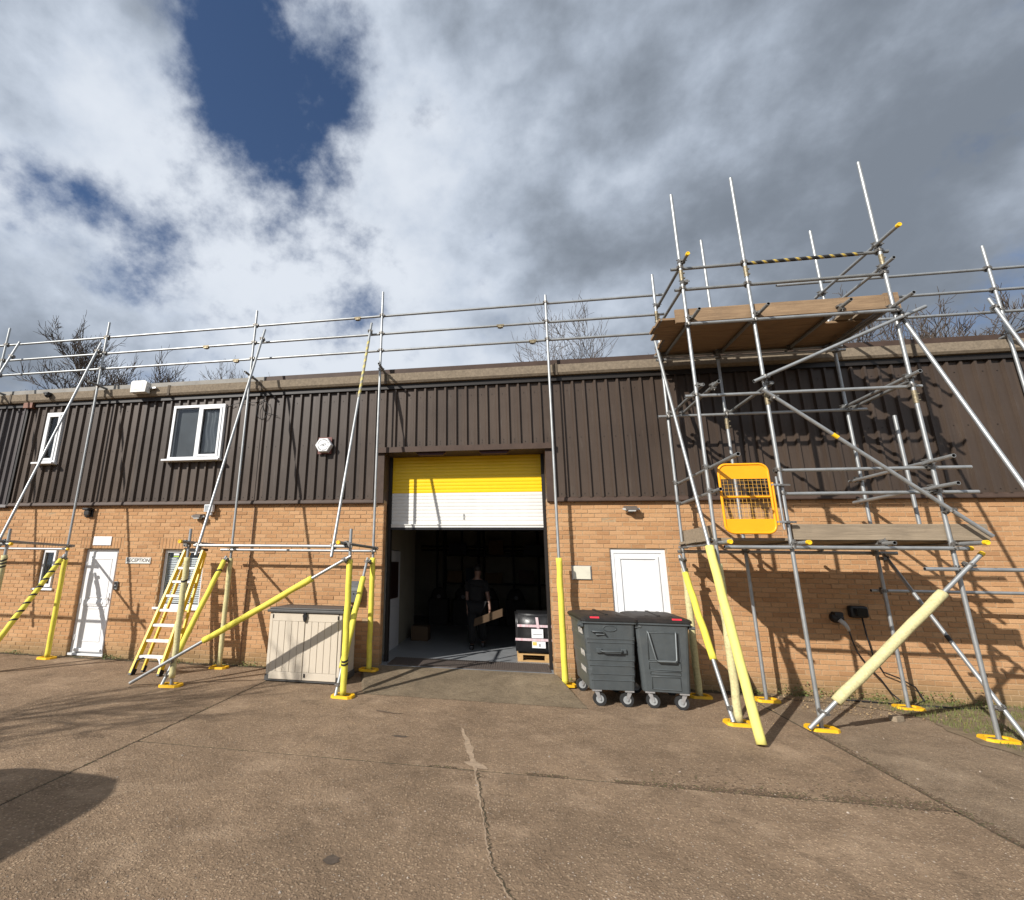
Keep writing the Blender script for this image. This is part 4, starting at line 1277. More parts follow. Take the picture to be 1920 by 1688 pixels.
# sleeve (spigot) couplings on the standards
for x, y, z in ((xA, yF, 6.22), (xB, yF, 6.20), (xC, yF, 6.20), (xA, yB, 6.25), (xB, yF, 4.18), (xC, yF, 4.12), (xA, yB, 6.2), (xB, yB, 4.2)):
    k = MB().tube((x, y, z - .09), (x, y, z + .09), .0295, 10); k.box(x - .02, x + .05, y - .012, y + .012, z - .05, z - .035); k.box(x - .02, x + .05, y - .012, y + .012, z + .035, z + .05)
    ob('sleeve_coupler', k, MATS['rusty coupler'], tr_)
# boards
def board(x0, x1, y0, y1, z0, z1, m, name='board'):
    mb = MB(); n = max(3, int((x1 - x0) / .3))
    rr = random.Random(int(x0 * 77 + y0 * 31 + z0 * 19)); ph = rr.random() * 90
    vs = []
    for i in range(n + 1):
        x = x0 + (x1 - x0) * i / n; dz = noise.noise(Vector((ph, i * .5, 0))) * .005; dy = noise.noise(Vector((ph + 5, i * .4, 0))) * .003
        c = .004
        vs += [(x, y0 + dy, z0 + dz + c), (x, y0 + dy + c, z0 + dz), (x, y1 + dy - c, z0 + dz), (x, y1 + dy, z0 + dz + c), (x, y1 + dy, z1 + dz - c), (x, y1 + dy - c, z1 + dz), (x, y0 + dy + c, z1 + dz), (x, y0 + dy, z1 + dz - c)]
    fs = [(i * 8 + j, i * 8 + (j + 1) % 8, (i + 1) * 8 + (j + 1) % 8, (i + 1) * 8 + j) for i in range(n) for j in range(8)] + [tuple(range(8)), tuple(range(n * 8, n * 8 + 8))]
    mb.add(vs, fs)
    o = ob(name, mb, m, tr_)
    k = MB()
    for xe in (x0 + .02, x1 - .045):
        if y1 - y0 > .1: k.box(xe, xe + .025, y0 - .0015, y1 + .0015, z0 - .003, z1 + .003)
    if k.v: ob('end_band', k, COUP, o)
    return o
for i, (xa, xb) in enumerate(((2.36, 4.70), (2.34, 4.85), (2.42, 5.42), (2.30 + .3, 5.40), (2.62, 5.45), (2.66, 5.38))):
    y0 = -1.66 + i * .228
    board(xa, xb, y0, y0 + .222, 5.535, 5.573, WOOD)
for xx in (5.0, 5.24): 
    mb = MB(); mb.box(xx, xx + .2, -1.66, -1.08, 5.578, 5.612); ob('cross_board', mb, WOODG, tr_)
tb = board(2.58, 5.34, yF + .03, yF + .068, 5.455, 5.675, WOOD, 'toe_board')
tb = board(5.345, 5.52, yF + .03, yF + .068, 5.43, 5.70, WOOD, 'toe_board')
for i in range(5):
    y0 = -1.66 + i * .232
    board(2.66 + .02 * (i % 2), 5.72 + .05 * (i % 3), y0, y0 + .224, 2.222, 2.26, WOODG)
board(3.68, 5.85, yF + .03, yF + .068, 2.235, 2.44, WOODG, 'toe_board')
mb = MB(); mb.box(2.755, 2.79, -1.62, -.40, 2.235, 2.44); ob('toe_board', mb, WOODG, tr_)

# orange self-closing gate
gt = thing('safety_gate', (3.15, -1.80, 2.32), 'bright orange mesh safety gate clamped to the scaffold tower', 'gate')
gx0, gx1, gz0, gz1, gy = 2.835, 3.44, 2.315, 3.235, -1.83
def rrect(x0, x1, z0, z1, r, n=6):
    P = []
    for cx, cz, a0 in ((x1 - r, z1 - r, 0), (x0 + r, z1 - r, 90), (x0 + r, z0 + r, 180), (x1 - r, z0 + r, 270)):
        for i in range(n + 1):
            a = rad(a0 + 90 * i / n); P.append((cx + r * math.cos(a), cz + r * math.sin(a)))
    return P
fm_ = MB(); OP = rrect(gx0, gx1, gz0, gz1, .10)
fm_.path([(x, gy, z) for x, z in OP] + [(OP[0][0], gy, OP[0][1])], .0165, 8, False)
fm_.tube((gx0, gy, 2.79), (gx1, gy, 2.79), .015, 8)
ob('frame', fm_, GATE, gt)
for za, zb in ((2.325, 2.50), (3.035, 3.225)):
    P = [(max(gx0 + .005, min(gx1 - .005, x)), max(za, min(zb, z))) for x, z in OP]
    mb = MB(); mb.poly([(x, gy - .003, z) for x, z in P], (0, .006, 0)); ob('solid_panel', mb, GATE, gt)
ms_ = MB()
n = 11
for i in range(1, n + 1): 
    x = gx0 + (gx1 - gx0) * i / (n + 1); ms_.tube((x, gy + .006, 2.47), (x, gy + .006, 3.06), .0022, 5)
for i in range(1, 12):
    z = 2.47 + .59 * i / 12; ms_.tube((gx0, gy + .009, z), (gx1, gy + .009, z), .0022, 5)
ob('wire_mesh', ms_, mat('orange wire', (.66, .36, .06), .5), gt)
hg = MB(); hg.tube((3.475, gy, 2.42), (3.475, gy, 2.98), .013, 8); ob('hinge_post', hg, GATE, gt)
hg = MB(); hg.tube((3.535, gy + .01, 2.36), (3.535, gy + .01, 3.06), .016, 8)
for z in (2.46, 2.95): hg.box(3.45, 3.56, gy - .012, gy + .014, z - .012, z + .012); hg.tube((3.54, gy + .02, z), (3.63, yF, z), .012, 6)
ob('spring_post', hg, STEEL, gt)
for z in (2.46, 2.95):
    k = MB().tube((xB, yF, z - .02), (xB, yF, z + .02), .032, 10).box(3.56, 3.70, yF - .055, yF - .025, z - .012, z + .012); ob('clamp', k, COUP, gt)

# ------------------------------------------------------------------ step ladder leaning on the scaffold
ld = thing('step_ladder', (-6.02, -1.12, 0), 'yellow fibreglass step ladder with white treads leaning against the scaffold ledger', 'ladder')
FL, FRt = Vector((-6.28, -1.14, .0)), Vector((-5.77, -1.12, .0))
TL, TRt = Vector((-6.075, -.44, 2.06)), Vector((-5.70, -.44, 2.06))
def rail(mb, a, b, w, dpt):
    d = (b - a).normalized(); sx_ = Vector((1, 0, 0)); sy_ = d.cross(sx_).normalized()
    mb.obox((a + b) / 2, sx_ * w, sy_ * dpt, d * ((b - a).length / 2))
for a, b in ((FL, TL), (FRt, TRt)):
    mb = MB(); rail(mb, a + Vector((0, 0, .03)), b, .019, .046); ob('stile', mb, LADY, ld)
    mb = MB(); rail(mb, a, a + (b - a) * .045, .025, .052); ob('foot', mb, BLACKP, ld)
BLf, BRf = Vector((-6.26, -.90, 0)), Vector((-5.72, -.88, 0))
BT_L, BT_R = TL + Vector((.02, .09, -.03)), TRt + Vector((-.02, .09, -.03))
for a, b in ((BLf, BT_L), (BRf, BT_R)):
    mb = MB(); rail(mb, a + Vector((0, 0, .03)), b, .015, .03); ob('rear_stile', mb, LADY, ld)
    mb = MB(); rail(mb, a, a + (b - a) * .05, .018, .034); ob('foot', mb, BLACKP, ld)
for i in range(7):
    t = (.135 + .118 * i)
    a, b = FL.lerp(TL, t), FRt.lerp(TRt, t)
    mb = MB(); c = (a + b) / 2
    mb.obox(c + Vector((0, .01, 0)), ((b - a) / 2) * .99, Vector((0, .048, 0)), Vector((0, 0, .019)))
    for q in range(5): mb.obox(c + Vector((0, -.022 + q * .016, .020)), ((b - a) / 2) * .96, Vector((0, .004, 0)), Vector((0, 0, .002)))
    ob('step', mb, ALU, ld)
    if i in (1, 3, 5):
        a, b = BLf.lerp(BT_L, t), BRf.lerp(BT_R, t)
        ob('rear_bar', MB().tube(a, b, .011, 8), LADY, ld)
for sx_ in (1, -1):
    a0, f0 = (FL, FL.lerp(TL, .13)) if sx_ == 1 else (FRt, FRt.lerp(TRt, .13))
    c = (FL.lerp(TL, .13) + FRt.lerp(TRt, .13)) / 2
    mb = MB(); p0 = a0.lerp(f0, .2); p2 = f0.lerp(c, .62); p1 = Vector((p0.x * .35 + p2.x * .65 - sx_ * .05, p0.y, p2.z - .03))
    mb.path([p0, p0.lerp(p1, .5) + Vector((0, 0, .02)), p1, p2], .016, 6)
    ob('corner_brace', mb, ALU if sx_ == -1 else BLACKP, ld)
mb = MB(); c = (TL + TRt) / 2 + Vector((0, .04, .02)); mb.obox(c, Vector((.205, 0, 0)), Vector((0, .075, 0)), Vector((0, 0, .025))); ob('top_cap', mb, BLACKP, ld)
for s, (a, b) in ((0, (FL.lerp(TL, .45), BLf.lerp(BT_L, .42))), (1, (FRt.lerp(TRt, .45), BRf.lerp(BT_R, .42)))):
    ob('spreader', MB().tube(a, b, .006, 6), ALU, ld)

# ------------------------------------------------------------------ storage chest
ch = thing('storage_chest', (-3.3, -.68, 0), 'beige plastic garden storage chest with charcoal lid against the brick wall', 'storage chest')
cx0, cx1, cy0, cy1 = -3.95, -2.66, -1.05, -.32
ob('base', MB().box(cx0, cx1, cy0 + .015, cy1, .012, .11, bev=.012), CHESTK, ch)
bd = MB()
bd.box(cx0 + .02, cx0 + .075, cy0 + .01, cy1 - .01, .11, 1.06, bev=.01); bd.box(cx1 - .075, cx1 - .02, cy0 + .01, cy1 - .01, .11, 1.06, bev=.01)
bd.box(cx0 + .075, cx1 - .075, cy1 - .05, cy1 - .01, .11, 1.06)
for i in range(9): bd.box(cx1 - .03, cx1 - .013, cy0 + .06, cy1 - .05, .15 + i * .1, .235 + i * .1, bev=.005)
ob('body', bd, BEIGE, ch)
xm = (cx0 + cx1) / 2
for a, b in ((cx0 + .078, xm - .004), (xm + .004, cx1 - .078)):
    mb = MB(); mb.box(a, b, cy0 + .012, cy0 + .04, .05, 1.055); dl = ob('door', mb, BEIGE, ch)
    fr_ = MB(); fr_.box(a, b, cy0, cy0 + .0115, .93, 1.055, bev=.003); fr_.box(a, b, cy0, cy0 + .0115, .05, .16, bev=.003)
    ob('door_rail', fr_, BEIGE, dl)
    n = 5; w = (b - a) / n
    for i in range(n): 
        mb = MB(); mb.box(a + i * w + .0035, a + (i + 1) * w - .0035, cy0 + .001, cy0 + .0115, .163, .927, bev=.0025); ob('plank', mb, BEIGE, dl)
lm = MB(); lm.box(cx0 - .02, cx1 + .02, cy0 - .03, cy1 + .02, 1.065, 1.11, bev=.01); lm.box(cx0 + .01, cx1 - .01, cy0, cy1 - .01, 1.111, 1.135, bev=.008)
ob('lid', lm, CHESTK, ch)
lt = MB(); P = [(xm + .035 * math.cos(a) * (1.25 if math.sin(a) > 0 else .8), cy0 - .035, .99 + .065 * math.sin(a)) for a in [6.2832 * i / 12 for i in range(12)]]
lt.poly(P, (0, .032, 0)); lt.box(xm - .022, xm + .022, cy0 - .04, cy0 - .03, 1.04, 1.075); lt.tube((xm, cy0 - .042, .985), (xm, cy0 - .03, .985), .016, 10)
ob('latch', lt, BLACKP, ch)
ob('floor_bolt', MB().box(xm + .03, xm + .055, cy0 - .008, cy0 + .001, .09, .145), BLACKP, ch)
for x in (cx0 + .085, cx1 - .085):
    ob('hinge', MB().box(x - .008, x + .008, cy0 - .006, cy0 + .001, .97, 1.03), BLACKP, ch)

# ------------------------------------------------------------------ wheeled bins
def bin_(loc, rz, label, style):
    t = thing('waste_bin', loc, label, 'bin', 'grey four wheeled bins', rz=rz)
    K = dict(parent=t, local=True)
    Wt, Wb, D, H0, H1 = .70, .60, 1.06, .215, 1.10
    bm = bmesh.new()
    rings = []
    nlev = 10
    def ring(z, w, d, r=.05):
        P = []
        for cx, cy, a0 in ((w / 2 - r, d - r, 0), (-w / 2 + r, d - r, 90), (-w / 2 + r, r, 180), (w / 2 - r, r, 270)):
            for i in range(4):
                a = rad(a0 + 30 * i); P.append((cx + r * math.cos(a), cy + r * math.sin(a), z))
        return P
    mb = MB(); lev = []
    zs = [0, .03, .2, .205, .29, .295, .42, .425, .5, .505, .72, .725, .78, .785, .93, 1.]
    for k, s in enumerate(zs):
        z = H0 + (H1 - H0) * s
        w = Wb + (Wt - Wb) * s + (.012 if style == 1 and (2 < k < 5 or 6 < k < 9 or 10 < k < 13) else 0)
        ins = (1 - s) * .05
        lev.append([(x, y + ins + (0 if style != 1 else 0), zz_) for x, y, zz_ in ring(z, w, D - ins * 2)])
    n = len(lev[0])
    mb.add([v for r_ in lev for v in r_], [(k * n + i, k * n + (i + 1) % n, (k + 1) * n + (i + 1) % n, (k + 1) * n + i) for k in range(len(lev) - 1) for i in range(n)] + [tuple(range(n)), tuple(range((len(lev) - 1) * n, len(lev) * n))])
    body = ob('body', mb, BING, t, True)
    def yf(z): return (1 - (z - H0) / (H1 - H0)) * .05
    rim = MB()
    rim.add(ring(1.085, .76, D + .04) + ring(1.115, .76, D + .04), [(i, (i + 1) % n, n + (i + 1) % n, n + i) for i in range(n)] + [tuple(range(n)), tuple(range(n, 2 * n))])
    rim.v = [(x, y - .02, z) for x, y, z in rim.v]
    ob('rim', rim, BING, t, True)
    # domed lid, hinged along the right hand long side
    L = MB(); rows = []
    for zz_, w, d, off in ((1.117, .79, D + .07, -.035), (1.145, .79, D + .07, -.035), (1.165, .74, D + .0, 0), (1.185, .60, D - .16, .08), (1.195, .40, D - .40, .2)):
        rows.append([(x, y + off, z) for x, y, z in ring(zz_, w, d, .06)])
    L.add([v for r_ in rows for v in r_], [(k * n + i, k * n + (i + 1) % n, (k + 1) * n + (i + 1) % n, (k + 1) * n + i) for k in range(len(rows) - 1) for i in range(n)] + [tuple(range(n)), tuple(range((len(rows) - 1) * n, len(rows) * n))])
    lid = ob('lid', L, BINL, t, True)
    rbm = MB()
    for q in (-.16, 0, .16): rbm.box(q - .02, q + .02, .12, D - .12, 1.19 - abs(q) * .06, 1.203 - abs(q) * .06)
    ob('lid_rib', rbm, BINL, lid, True)
    lp = MB(); sx_ = -1 if style == 1 else 1
    lp.obox((sx_ * .20, -.012, 1.158), (.062, 0, 0), (0, .012, .014), (0, -.0025, .002))
    ob('red_label', lp, RED, lid, True)
    # side trunnions
    for s in (-1, 1):
        tm = MB(); tm.tube((s * .36, .05, 1.06), (s * .43, .03, 1.05), .022, 8); tm.box(min(s * .35, s * .40), max(s * .35, s * .40), .02, .22, 1.03, 1.085, bev=.008)
        ob('trunnion', tm, BING, body, True)
    if style == 1:
        rg_ = MB()
        for zr in (.34, .42, .53, .60, .83, .88): rg_.box(-.285 - .06 * (zr - .3), .285 + .06 * (zr - .3), yf(zr) - .007, yf(zr) + .01, zr - .006, zr + .006, bev=.003)
        ob('moulded_ribs', rg_, BING, body, True)
        oval = MB(); pts = [(.09 * math.cos(a), yf(1.02) - .004, 1.02 + .038 * math.sin(a)) for a in [6.2832 * i / 24 for i in range(25)]]
        oval.path(pts, .005, 6); ob('embossed_badge', oval, BING, body, True)
        h = MB(); z = .72; y0 = yf(z)
        h.box(-.20, -.13, y0 - .03, y0 + .01, z - .025, z + .035, bev=.006); h.box(.13, .20, y0 - .03, y0 + .01, z - .025, z + .035, bev=.006)
        h.path([(-.15, y0 - .03, z + .005), (-.12, y0 - .055, z), (.12, y0 - .055, z), (.15, y0 - .03, z + .005)], .013, 8); ob('grab_handle', h, BING, body, True)
        h = MB(); z = .95; y0 = yf(z); h.path([(-.25, y0 + .0, z + .03), (-.24, y0 - .03, z + .028), (-.10, y0 - .03, z + .028), (-.07, y0 - .03, z - .015), (-.08, y0, z - .015), (-.2, y0 - .02, z - .012)], .011, 8); ob('pocket_handle', h, BING, body, True)
        for za, zb, ya, yb in ((.92, 1.0, .12, .42), (.62, .70, .14, .40), (.40, .47, .16, .50)): 
            xs_ = lambda z: -(Wb + (Wt - Wb) * (z - H0) / (H1 - H0)) / 2 - .010
            st = MB(); st.add([(xs_(za), ya, za), (xs_(za), yb, za), (xs_(zb), yb, zb), (xs_(zb), ya, zb)], [(0, 1, 2, 3)])
            ob('side_sticker', st, mat('scuffed sticker', (.42, .40, .37), .6, var=.5, scale=25, dirt=.6), body, True)
    else:
        pn = MB()
        def bev_rect(x0, x1, z0, z1):
            y0 = yf((z0 + z1) / 2) - .004
            P = [(x0, y0 + (yf(z0) - yf((z0 + z1) / 2)), z0), (x1, y0 + (yf(z0) - yf((z0 + z1) / 2)), z0), (x1, y0 - (yf(z0) - yf((z0 + z1) / 2)), z1), (x0, y0 - (yf(z0) - yf((z0 + z1) / 2)), z1)]
            pn.path([*P, P[0]], .006, 6)
        bev_rect(-.2, .2, .62, .98); bev_rect(-.2, .2, .50, .6); bev_rect(-.19, .19, .44, .48); bev_rect(-.18, .18, .25, .41)
        ob('moulded_panels', pn, BING, body, True)
        h = MB(); y1 = yf(1.0) - .015; y2 = yf(.62) - .045
        h.path([(-.20, y1, 1.0), (-.19, y1 - .02, .98), (-.12, y2, .64), (-.09, y2 - .005, .615), (.12, y2 - .005, .615), (.145, y2, .64), (.16, y1 - .02, .98), (.165, y1, 1.0)], .010, 8)
        ob('lift_bar', h, mat('grey bar', (.16, .175, .18), .45, metal=.3), body, True)
    for sx2, y in ((-1, .10), (1, .10), (-1, D - .14), (1, D - .14)):
        x = sx2 * .215
        c = MB(); c.box(x - .06, x + .06, y - .05, y + .05, H0 - .022, H0 - .003)
        c.tube((x, y, H0 - .022), (x, y, H0 - .04), .032, 10)
        yw = y + .0; xw = x + .035 * (1 if sx2 < 0 else -1) * (1 if y < .5 else -1)
        for q in (-1, 1):
            c.poly([(x - .03, yw + q * .034, H0 - .035), (x + .03, yw + q * .034, H0 - .035), (xw + .018, yw + q * .034, .085), (xw - .018, yw + q * .034, .085)], (0, q * .005, 0))
        fk = ob('castor', c, ZINC, t, True)
        wv = MB(); wv.tube((xw, yw - .024, .090), (xw, yw + .024, .090), .088, 22); ob('tyre', wv, RUBBER, fk, True)
        wv = MB(); wv.tube((xw, yw - .028, .090), (xw, yw + .028, .090), .052, 18); wv.tube((xw, yw - .045, .090), (xw, yw + .045, .090), .013, 8); ob('hub', wv, mat('pale wheel hub', (.30, .31, .31), .5), fk, True)
    return t
bin_((1.36, -1.36, 0), rad(3.5), 'grey wheeled bin with grab handle and oval badge nearer the doorway', 1)
bin_((2.055, -1.33, 0), rad(-3), 'grey wheeled bin with U shaped lift bar nearer the scaffold tower', 2)

# ------------------------------------------------------------------ small fittings on the walls
t = thing('reception_sign', (-7.43, -.012, 1.87), 'white sign reading RECEPTION on the brick beside the white door', 'sign')
ob('plate', MB().box(-7.715, -7.145, -.016, -.002, 1.805, 1.93, bev=.003), mat('sign white', (.72, .70, .64), .5, var=.04), t)
bdr = MB()
for q in ((-7.707, -7.153, 1.812, 1.816), (-7.707, -7.153, 1.919, 1.923), (-7.707, -7.703, 1.816, 1.919), (-7.157, -7.153, 1.816, 1.919)): bdr.box(q[0], q[1], -.0175, -.0158, q[2], q[3])
ob('border', bdr, INK, t)
text_mesh('RECEPTION', .098, (-7.43, -.0165, 1.868), INK, t, bold=.0012, width=.52)
t = thing('blank_plate', (-8.345, -.01, 2.25), 'blank white plate fixed above the reception door', 'sign')
ob('plate', MB().box(-8.56, -8.13, -.014, -.002, 2.165, 2.345, bev=.003), UPVC, t)
t = thing('entry_keypad', (-7.83, -.02, 1.37), 'small dark grey entry keypad right of the reception door', 'keypad')
ob('case', MB().box(-7.885, -7.80, -.04, .0, 1.29, 1.45, bev=.008), GREYP, t)
ob('face', MB().box(-7.873, -7.812, -.045, -.0405, 1.33, 1.44), BLACKP, t)
ob('button', MB().tube((-7.842, -.05, 1.375), (-7.842, -.044, 1.375), .014, 10), ZINC, t)
t = thing('wall_lantern', (-8.77, -.06, 2.83), 'dark bulkhead wall lantern above left of the reception door', 'lamp')
ob('back_plate', MB().box(-8.87, -8.68, -.03, 0, 2.75, 2.93, bev=.008), BLACKP, t)
ob('hood', MB().box(-8.865, -8.685, -.12, -.03, 2.89, 2.93, bev=.006), BLACKP, t)
ob('lens', MB().box(-8.84, -8.71, -.10, -.03, 2.775, 2.888, bev=.02), mat('smoky lens', (.05, .045, .04), .2), t)
def sec_light(x, z, label):
    t = thing('security_light', (x, -.06, z), label, 'lamp', 'small brown security lights')
    ob('bracket', MB().box(x - .03, x + .03, -.07, 0, z - .05, z + .06, bev=.006), GREYP, t)
    mb = MB(); mb.poly([(x - .11, -.03, z + .02), (x - .085, -.16, z - .01), (x + .085, -.16, z - .01), (x + .11, -.03, z + .02)], (0, 0, .05)); ob('hood', mb, mat('brown grey metal', (.12, .10, .085), .5), t)
    ob('lamp_glass', MB().box(x - .06, x + .06, -.155, -.05, z - .035, z - .012), mat('dull lamp glass', (.42, .42, .40), .2), t)
    for s in (-1, 1):
        mb = MB(); mb.poly([(x + s * .06, -.12, z - .02), (x + s * .14, -.10, z + .0), (x + s * .14, -.10, z + .03), (x + s * .06, -.12, z + .02)], (0, .02, 0)); ob('side_lens', mb, MATS['dull lamp glass'], t)
sec_light(2.09, 2.83, 'small brown security light on brick above the panelled white door')
sec_light(-6.15, 2.73, 'small brown security light on brick above the reception window')
t = thing('flood_light', (-5.92, -.07, 2.9), 'white box floodlight just under the cladding near the leaning scaffold tube', 'lamp')
ob('body', MB().box(-6.02, -5.83, -.13, -.05, 2.83, 2.98, bev=.012), UPVC, t)
ob('arm', MB().box(-5.95, -5.90, -.05, 0, 2.78, 2.86), UPVC, t)
ob('sensor', MB().tube((-5.88, -.09, 2.82), (-5.88, -.09, 2.77), .032, 10), UPVC, t)
ob('glass', MB().box(-6.0, -5.85, -.134, -.1305, 2.85, 2.965), mat('floodlight glass', (.33, .35, .36), .15), t)
# alarm bell box
t = thing('alarm_box', (-3.55, -.1, 4.14), 'white hexagonal burglar alarm box on the brown cladding', 'alarm box')
ac = Vector((-3.555, -.10, 4.13))
ob('back_plate', MB().box(-3.70, -3.42, -.085, -.062, 3.97, 4.31), mat('maroon backing', (.13, .04, .03), .5), t)
hexo = lambda r, y, sq=1.: [(ac.x + r * math.cos(rad(60 * i)), y, ac.z + r * .92 * math.sin(rad(60 * i))) for i in range(6)]
mb = MB(); A = hexo(.175, -.085); B = hexo(.170, -.175); C_ = hexo(.155, -.188)
mb.add(A + B, [(i, (i + 1) % 6, 6 + (i + 1) % 6, 6 + i) for i in range(6)]); mb.add(B + C_, [(i, (i + 1) % 6, 6 + (i + 1) % 6, 6 + i) for i in range(6)]); mb.add(C_, [tuple(range(6))])
ob('cover', mb, UPVC, t)
mk = MB()
for k in range(44):
    a = 6.2832 * k / 44
    if math.sin(a) < .25 and math.sin(a) > -.25: continue
    if k % 9 == 4: continue
    c_, s_ = math.cos(a), math.sin(a); r0 = .108
    p = Vector((ac.x + r0 * c_, -.1895, ac.z + r0 * s_))
    mk.obox(p, Vector((-s_, 0, c_)) * .0045, Vector((0, .001, 0)), Vector((c_, 0, s_)) * .009)
eye = [(ac.x + .055 * math.cos(a) + .012 * math.sin(a), -.1895, ac.z + .02 * math.sin(a) + .012 * math.cos(a)) for a in [6.2832 * i / 20 for i in range(21)]]
mk.path(eye, .0035, 5)
mk.tube((ac.x, -.1885, ac.z), (ac.x, -.1905, ac.z), .012, 8)
ob('printed_mark', mk, mat('grey print', (.16, .16, .16), .6), t, kind='stuff')
# gutter mounted box, camera, cable
t = thing('junction_box', (-7.78, -.2, 5.55), 'white plastic box mounted on the gutter above the upper window', 'box')
mb = MB(); mb.poly([(-7.98, -.20, 5.40), (-7.62, -.20, 5.40), (-7.60, -.20, 5.62), (-7.66, -.20, 5.66), (-7.95, -.20, 5.66), (-7.99, -.20, 5.62)], (0, -.14, 0)); ob('case', mb, mat('aged white plastic', (.62, .61, .57), .5, var=.08, scale=6), t)
ob('front_recess', MB().box(-7.90, -7.70, -.344, -.3405, 5.46, 5.6, bev=.001), MATS['aged white plastic'], t)
ob('bracket', MB().box(-7.60, -7.45, -.25, -.18, 5.50, 5.53), ZINC, t)
t = thing('security_camera', (-10.2, -.2, 5.5), 'black dome camera under the gutter above the narrow upper window', 'camera')
ob('mount', MB().box(-10.26, -10.14, -.30, -.18, 5.50, 5.54, bev=.006), BLACKP, t)
mb = MB(); mb.path([(-10.2, -.24, 5.50), (-10.2, -.24, 5.47), (-10.2, -.24, 5.44), (-10.2, -.24, 5.42)], [.06, .058, .045, .01], 12); ob('dome', mb, BLACKP, t)
t = thing('rusty_box', (-10.78, -.1, 5.33), 'small red brown metal box high on the cladding at far left', 'box')
ob('case', MB().box(-10.90, -10.68, -.14, -.03, 5.24, 5.40, bev=.006), mat('red oxide paint', (.18, .075, .045), .6, var=.2), t)
ob('lid', MB().box(-10.91, -10.67, -.15, -.141, 5.235, 5.405), MATS['red oxide paint'], t)
cb = MB()
cpts = [(-6.2, -.075, 5.05), (-5.9, -.08, 5.02), (-5.5, -.075, 5.15), (-5.15, -.08, 5.12), (-4.9, -.10, 5.30)]
cb.path(cpts, .006, 5)
lp = [( -4.98 + .13 * math.cos(a) , -.085, 4.95 + .2 * math.sin(a)) for a in [6.2832 * i / 18 for i in range(19)]]
cb.path(lp, .006, 5)
cb.path([(-4.9, -.09, 5.3), (-5.02, -.085, 5.1), (-4.93, -.085, 4.9), (-4.62, -.075, 4.8)], .006, 5)
tag(ob('loose_cable', cb, BLACKP, label='loose black cable looped on the cladding under the gutter', cat='cable'))
# meter box
t = thing('meter_box', (1.21, -.02, 1.77), 'cream meter cover plate on brick between doorway and panelled door', 'box')
ob('cover', MB().box(1.065, 1.36, -.03, .0, 1.655, 1.87, bev=.006), mat('cream meter cover', (.60, .57, .46), .45, var=.05), t)
ob('frame', MB().box(1.05, 1.375, -.012, .0, 1.645, 1.88), mat('grey steel frame', (.28, .29, .30), .5), t)
# letter box
t = thing('letter_box', (-2.81, -.09, 1.37), 'grey metal letter box on brick behind the yellow padded legs', 'letter box')
mb = MB(); mb.poly([(-2.93, -.0, 1.18), (-2.93, -.12, 1.18), (-2.93, -.12, 1.46), (-2.93, -.0, 1.55)], (.24, 0, 0)); ob('case', mb, mat('grey painted metal', (.10, .105, .11), .45), t)
ob('flap', MB().box(-2.91, -2.71, -.128, -.1205, 1.38, 1.44), GREYP, t)
ob('keyhole', MB().tube((-2.81, -.13, 1.33), (-2.81, -.12, 1.33), .012, 8), BLACKP, t)
# electric car chargers
t = thing('charger_holster', (4.95, -.08, 1.13), 'round black cable holster with grey plug on the shaded brick wall', 'charger')
mb = MB(); mb.path([(4.96, -.002, 1.15), (4.96, -.05, 1.15), (4.955, -.10, 1.14), (4.95, -.11, 1.14)], [.085, .085, .07, .03], 14); ob('holster', mb, BLACKP, t)
ob('socket_hood', MB().box(4.90, 5.02, -.12, -.01, 1.17, 1.235, bev=.015), BLACKP, t)
mb = MB(); mb.path([(4.955, -.11, 1.12), (4.985, -.15, 1.075), (5.01, -.16, 1.03), (5.03, -.155, .97)], [.034, .032, .026, .02], 10); ob('plug', mb, mat('pale grey plug', (.45, .45, .43), .5), t)
mb = MB(); mb.path([(5.03, -.155, .97), (5.06, -.13, .85), (5.12, -.10, .66), (5.24, -.09, .46), (5.36, -.10, .3), (5.45, -.12, .12), (5.53, -.16, .03), (5.35, -.3, .02), (5.0, -.25, .02), (4.7, -.2, .02), (4.65, -.12, .03), (4.9, -.1, .04)], .0105, 8); ob('cable', mb, BLACKP, t)
t = thing('car_charger', (5.26, -.08, 1.24), 'black rounded wall charger unit with hanging cable on the shaded brick wall', 'charger')
mb = MB(); mb.box(5.13, 5.38, -.11, 0, 1.155, 1.335, bev=.035); ob('case', mb, BLACKP, t)
ob('glossy_front', MB().box(5.16, 5.35, -.114, -.1105, 1.19, 1.30, bev=.0015), mat('glossy black', (.008, .008, .008), .08), t)
mb = MB(); mb.path([(5.30, -.05, 1.16), (5.31, -.06, .9), (5.34, -.07, .6), (5.42, -.08, .4), (5.60, -.09, .33), (5.78, -.10, .22), (5.84, -.13, .05), (5.6, -.3, .02), (6.1, -.35, .02), (6.5, -.25, .02)], .0105, 8); ob('cable', mb, BLACKP, t)
t = ob('wood_offcut', MB().obox((4.80, -1.15, .032), Vector((.06, .03, 0)), Vector((-.02, .04, 0)), Vector((0, 0, .03))), WOODG)
tag(t, 'small wooden block lying on concrete behind the cream padded brace', 'wood block')
tw = MB(); p = atZ(725, 1337); tw.path([(p.x - .15, p.y + .05, .01), (p.x - .05, p.y, .02), (p.x + .1, p.y - .03, .012), (p.x + .22, p.y - .01, .008)], [.004, .005, .004, .002], 5); tw.path([(p.x - .03, p.y, .018), (p.x + .02, p.y + .08, .03)], [.003, .001], 5)
tag(ob('fallen_twig', tw, BARK, label='thin dark fallen twig lying in front of the storage chest', cat='twig'))

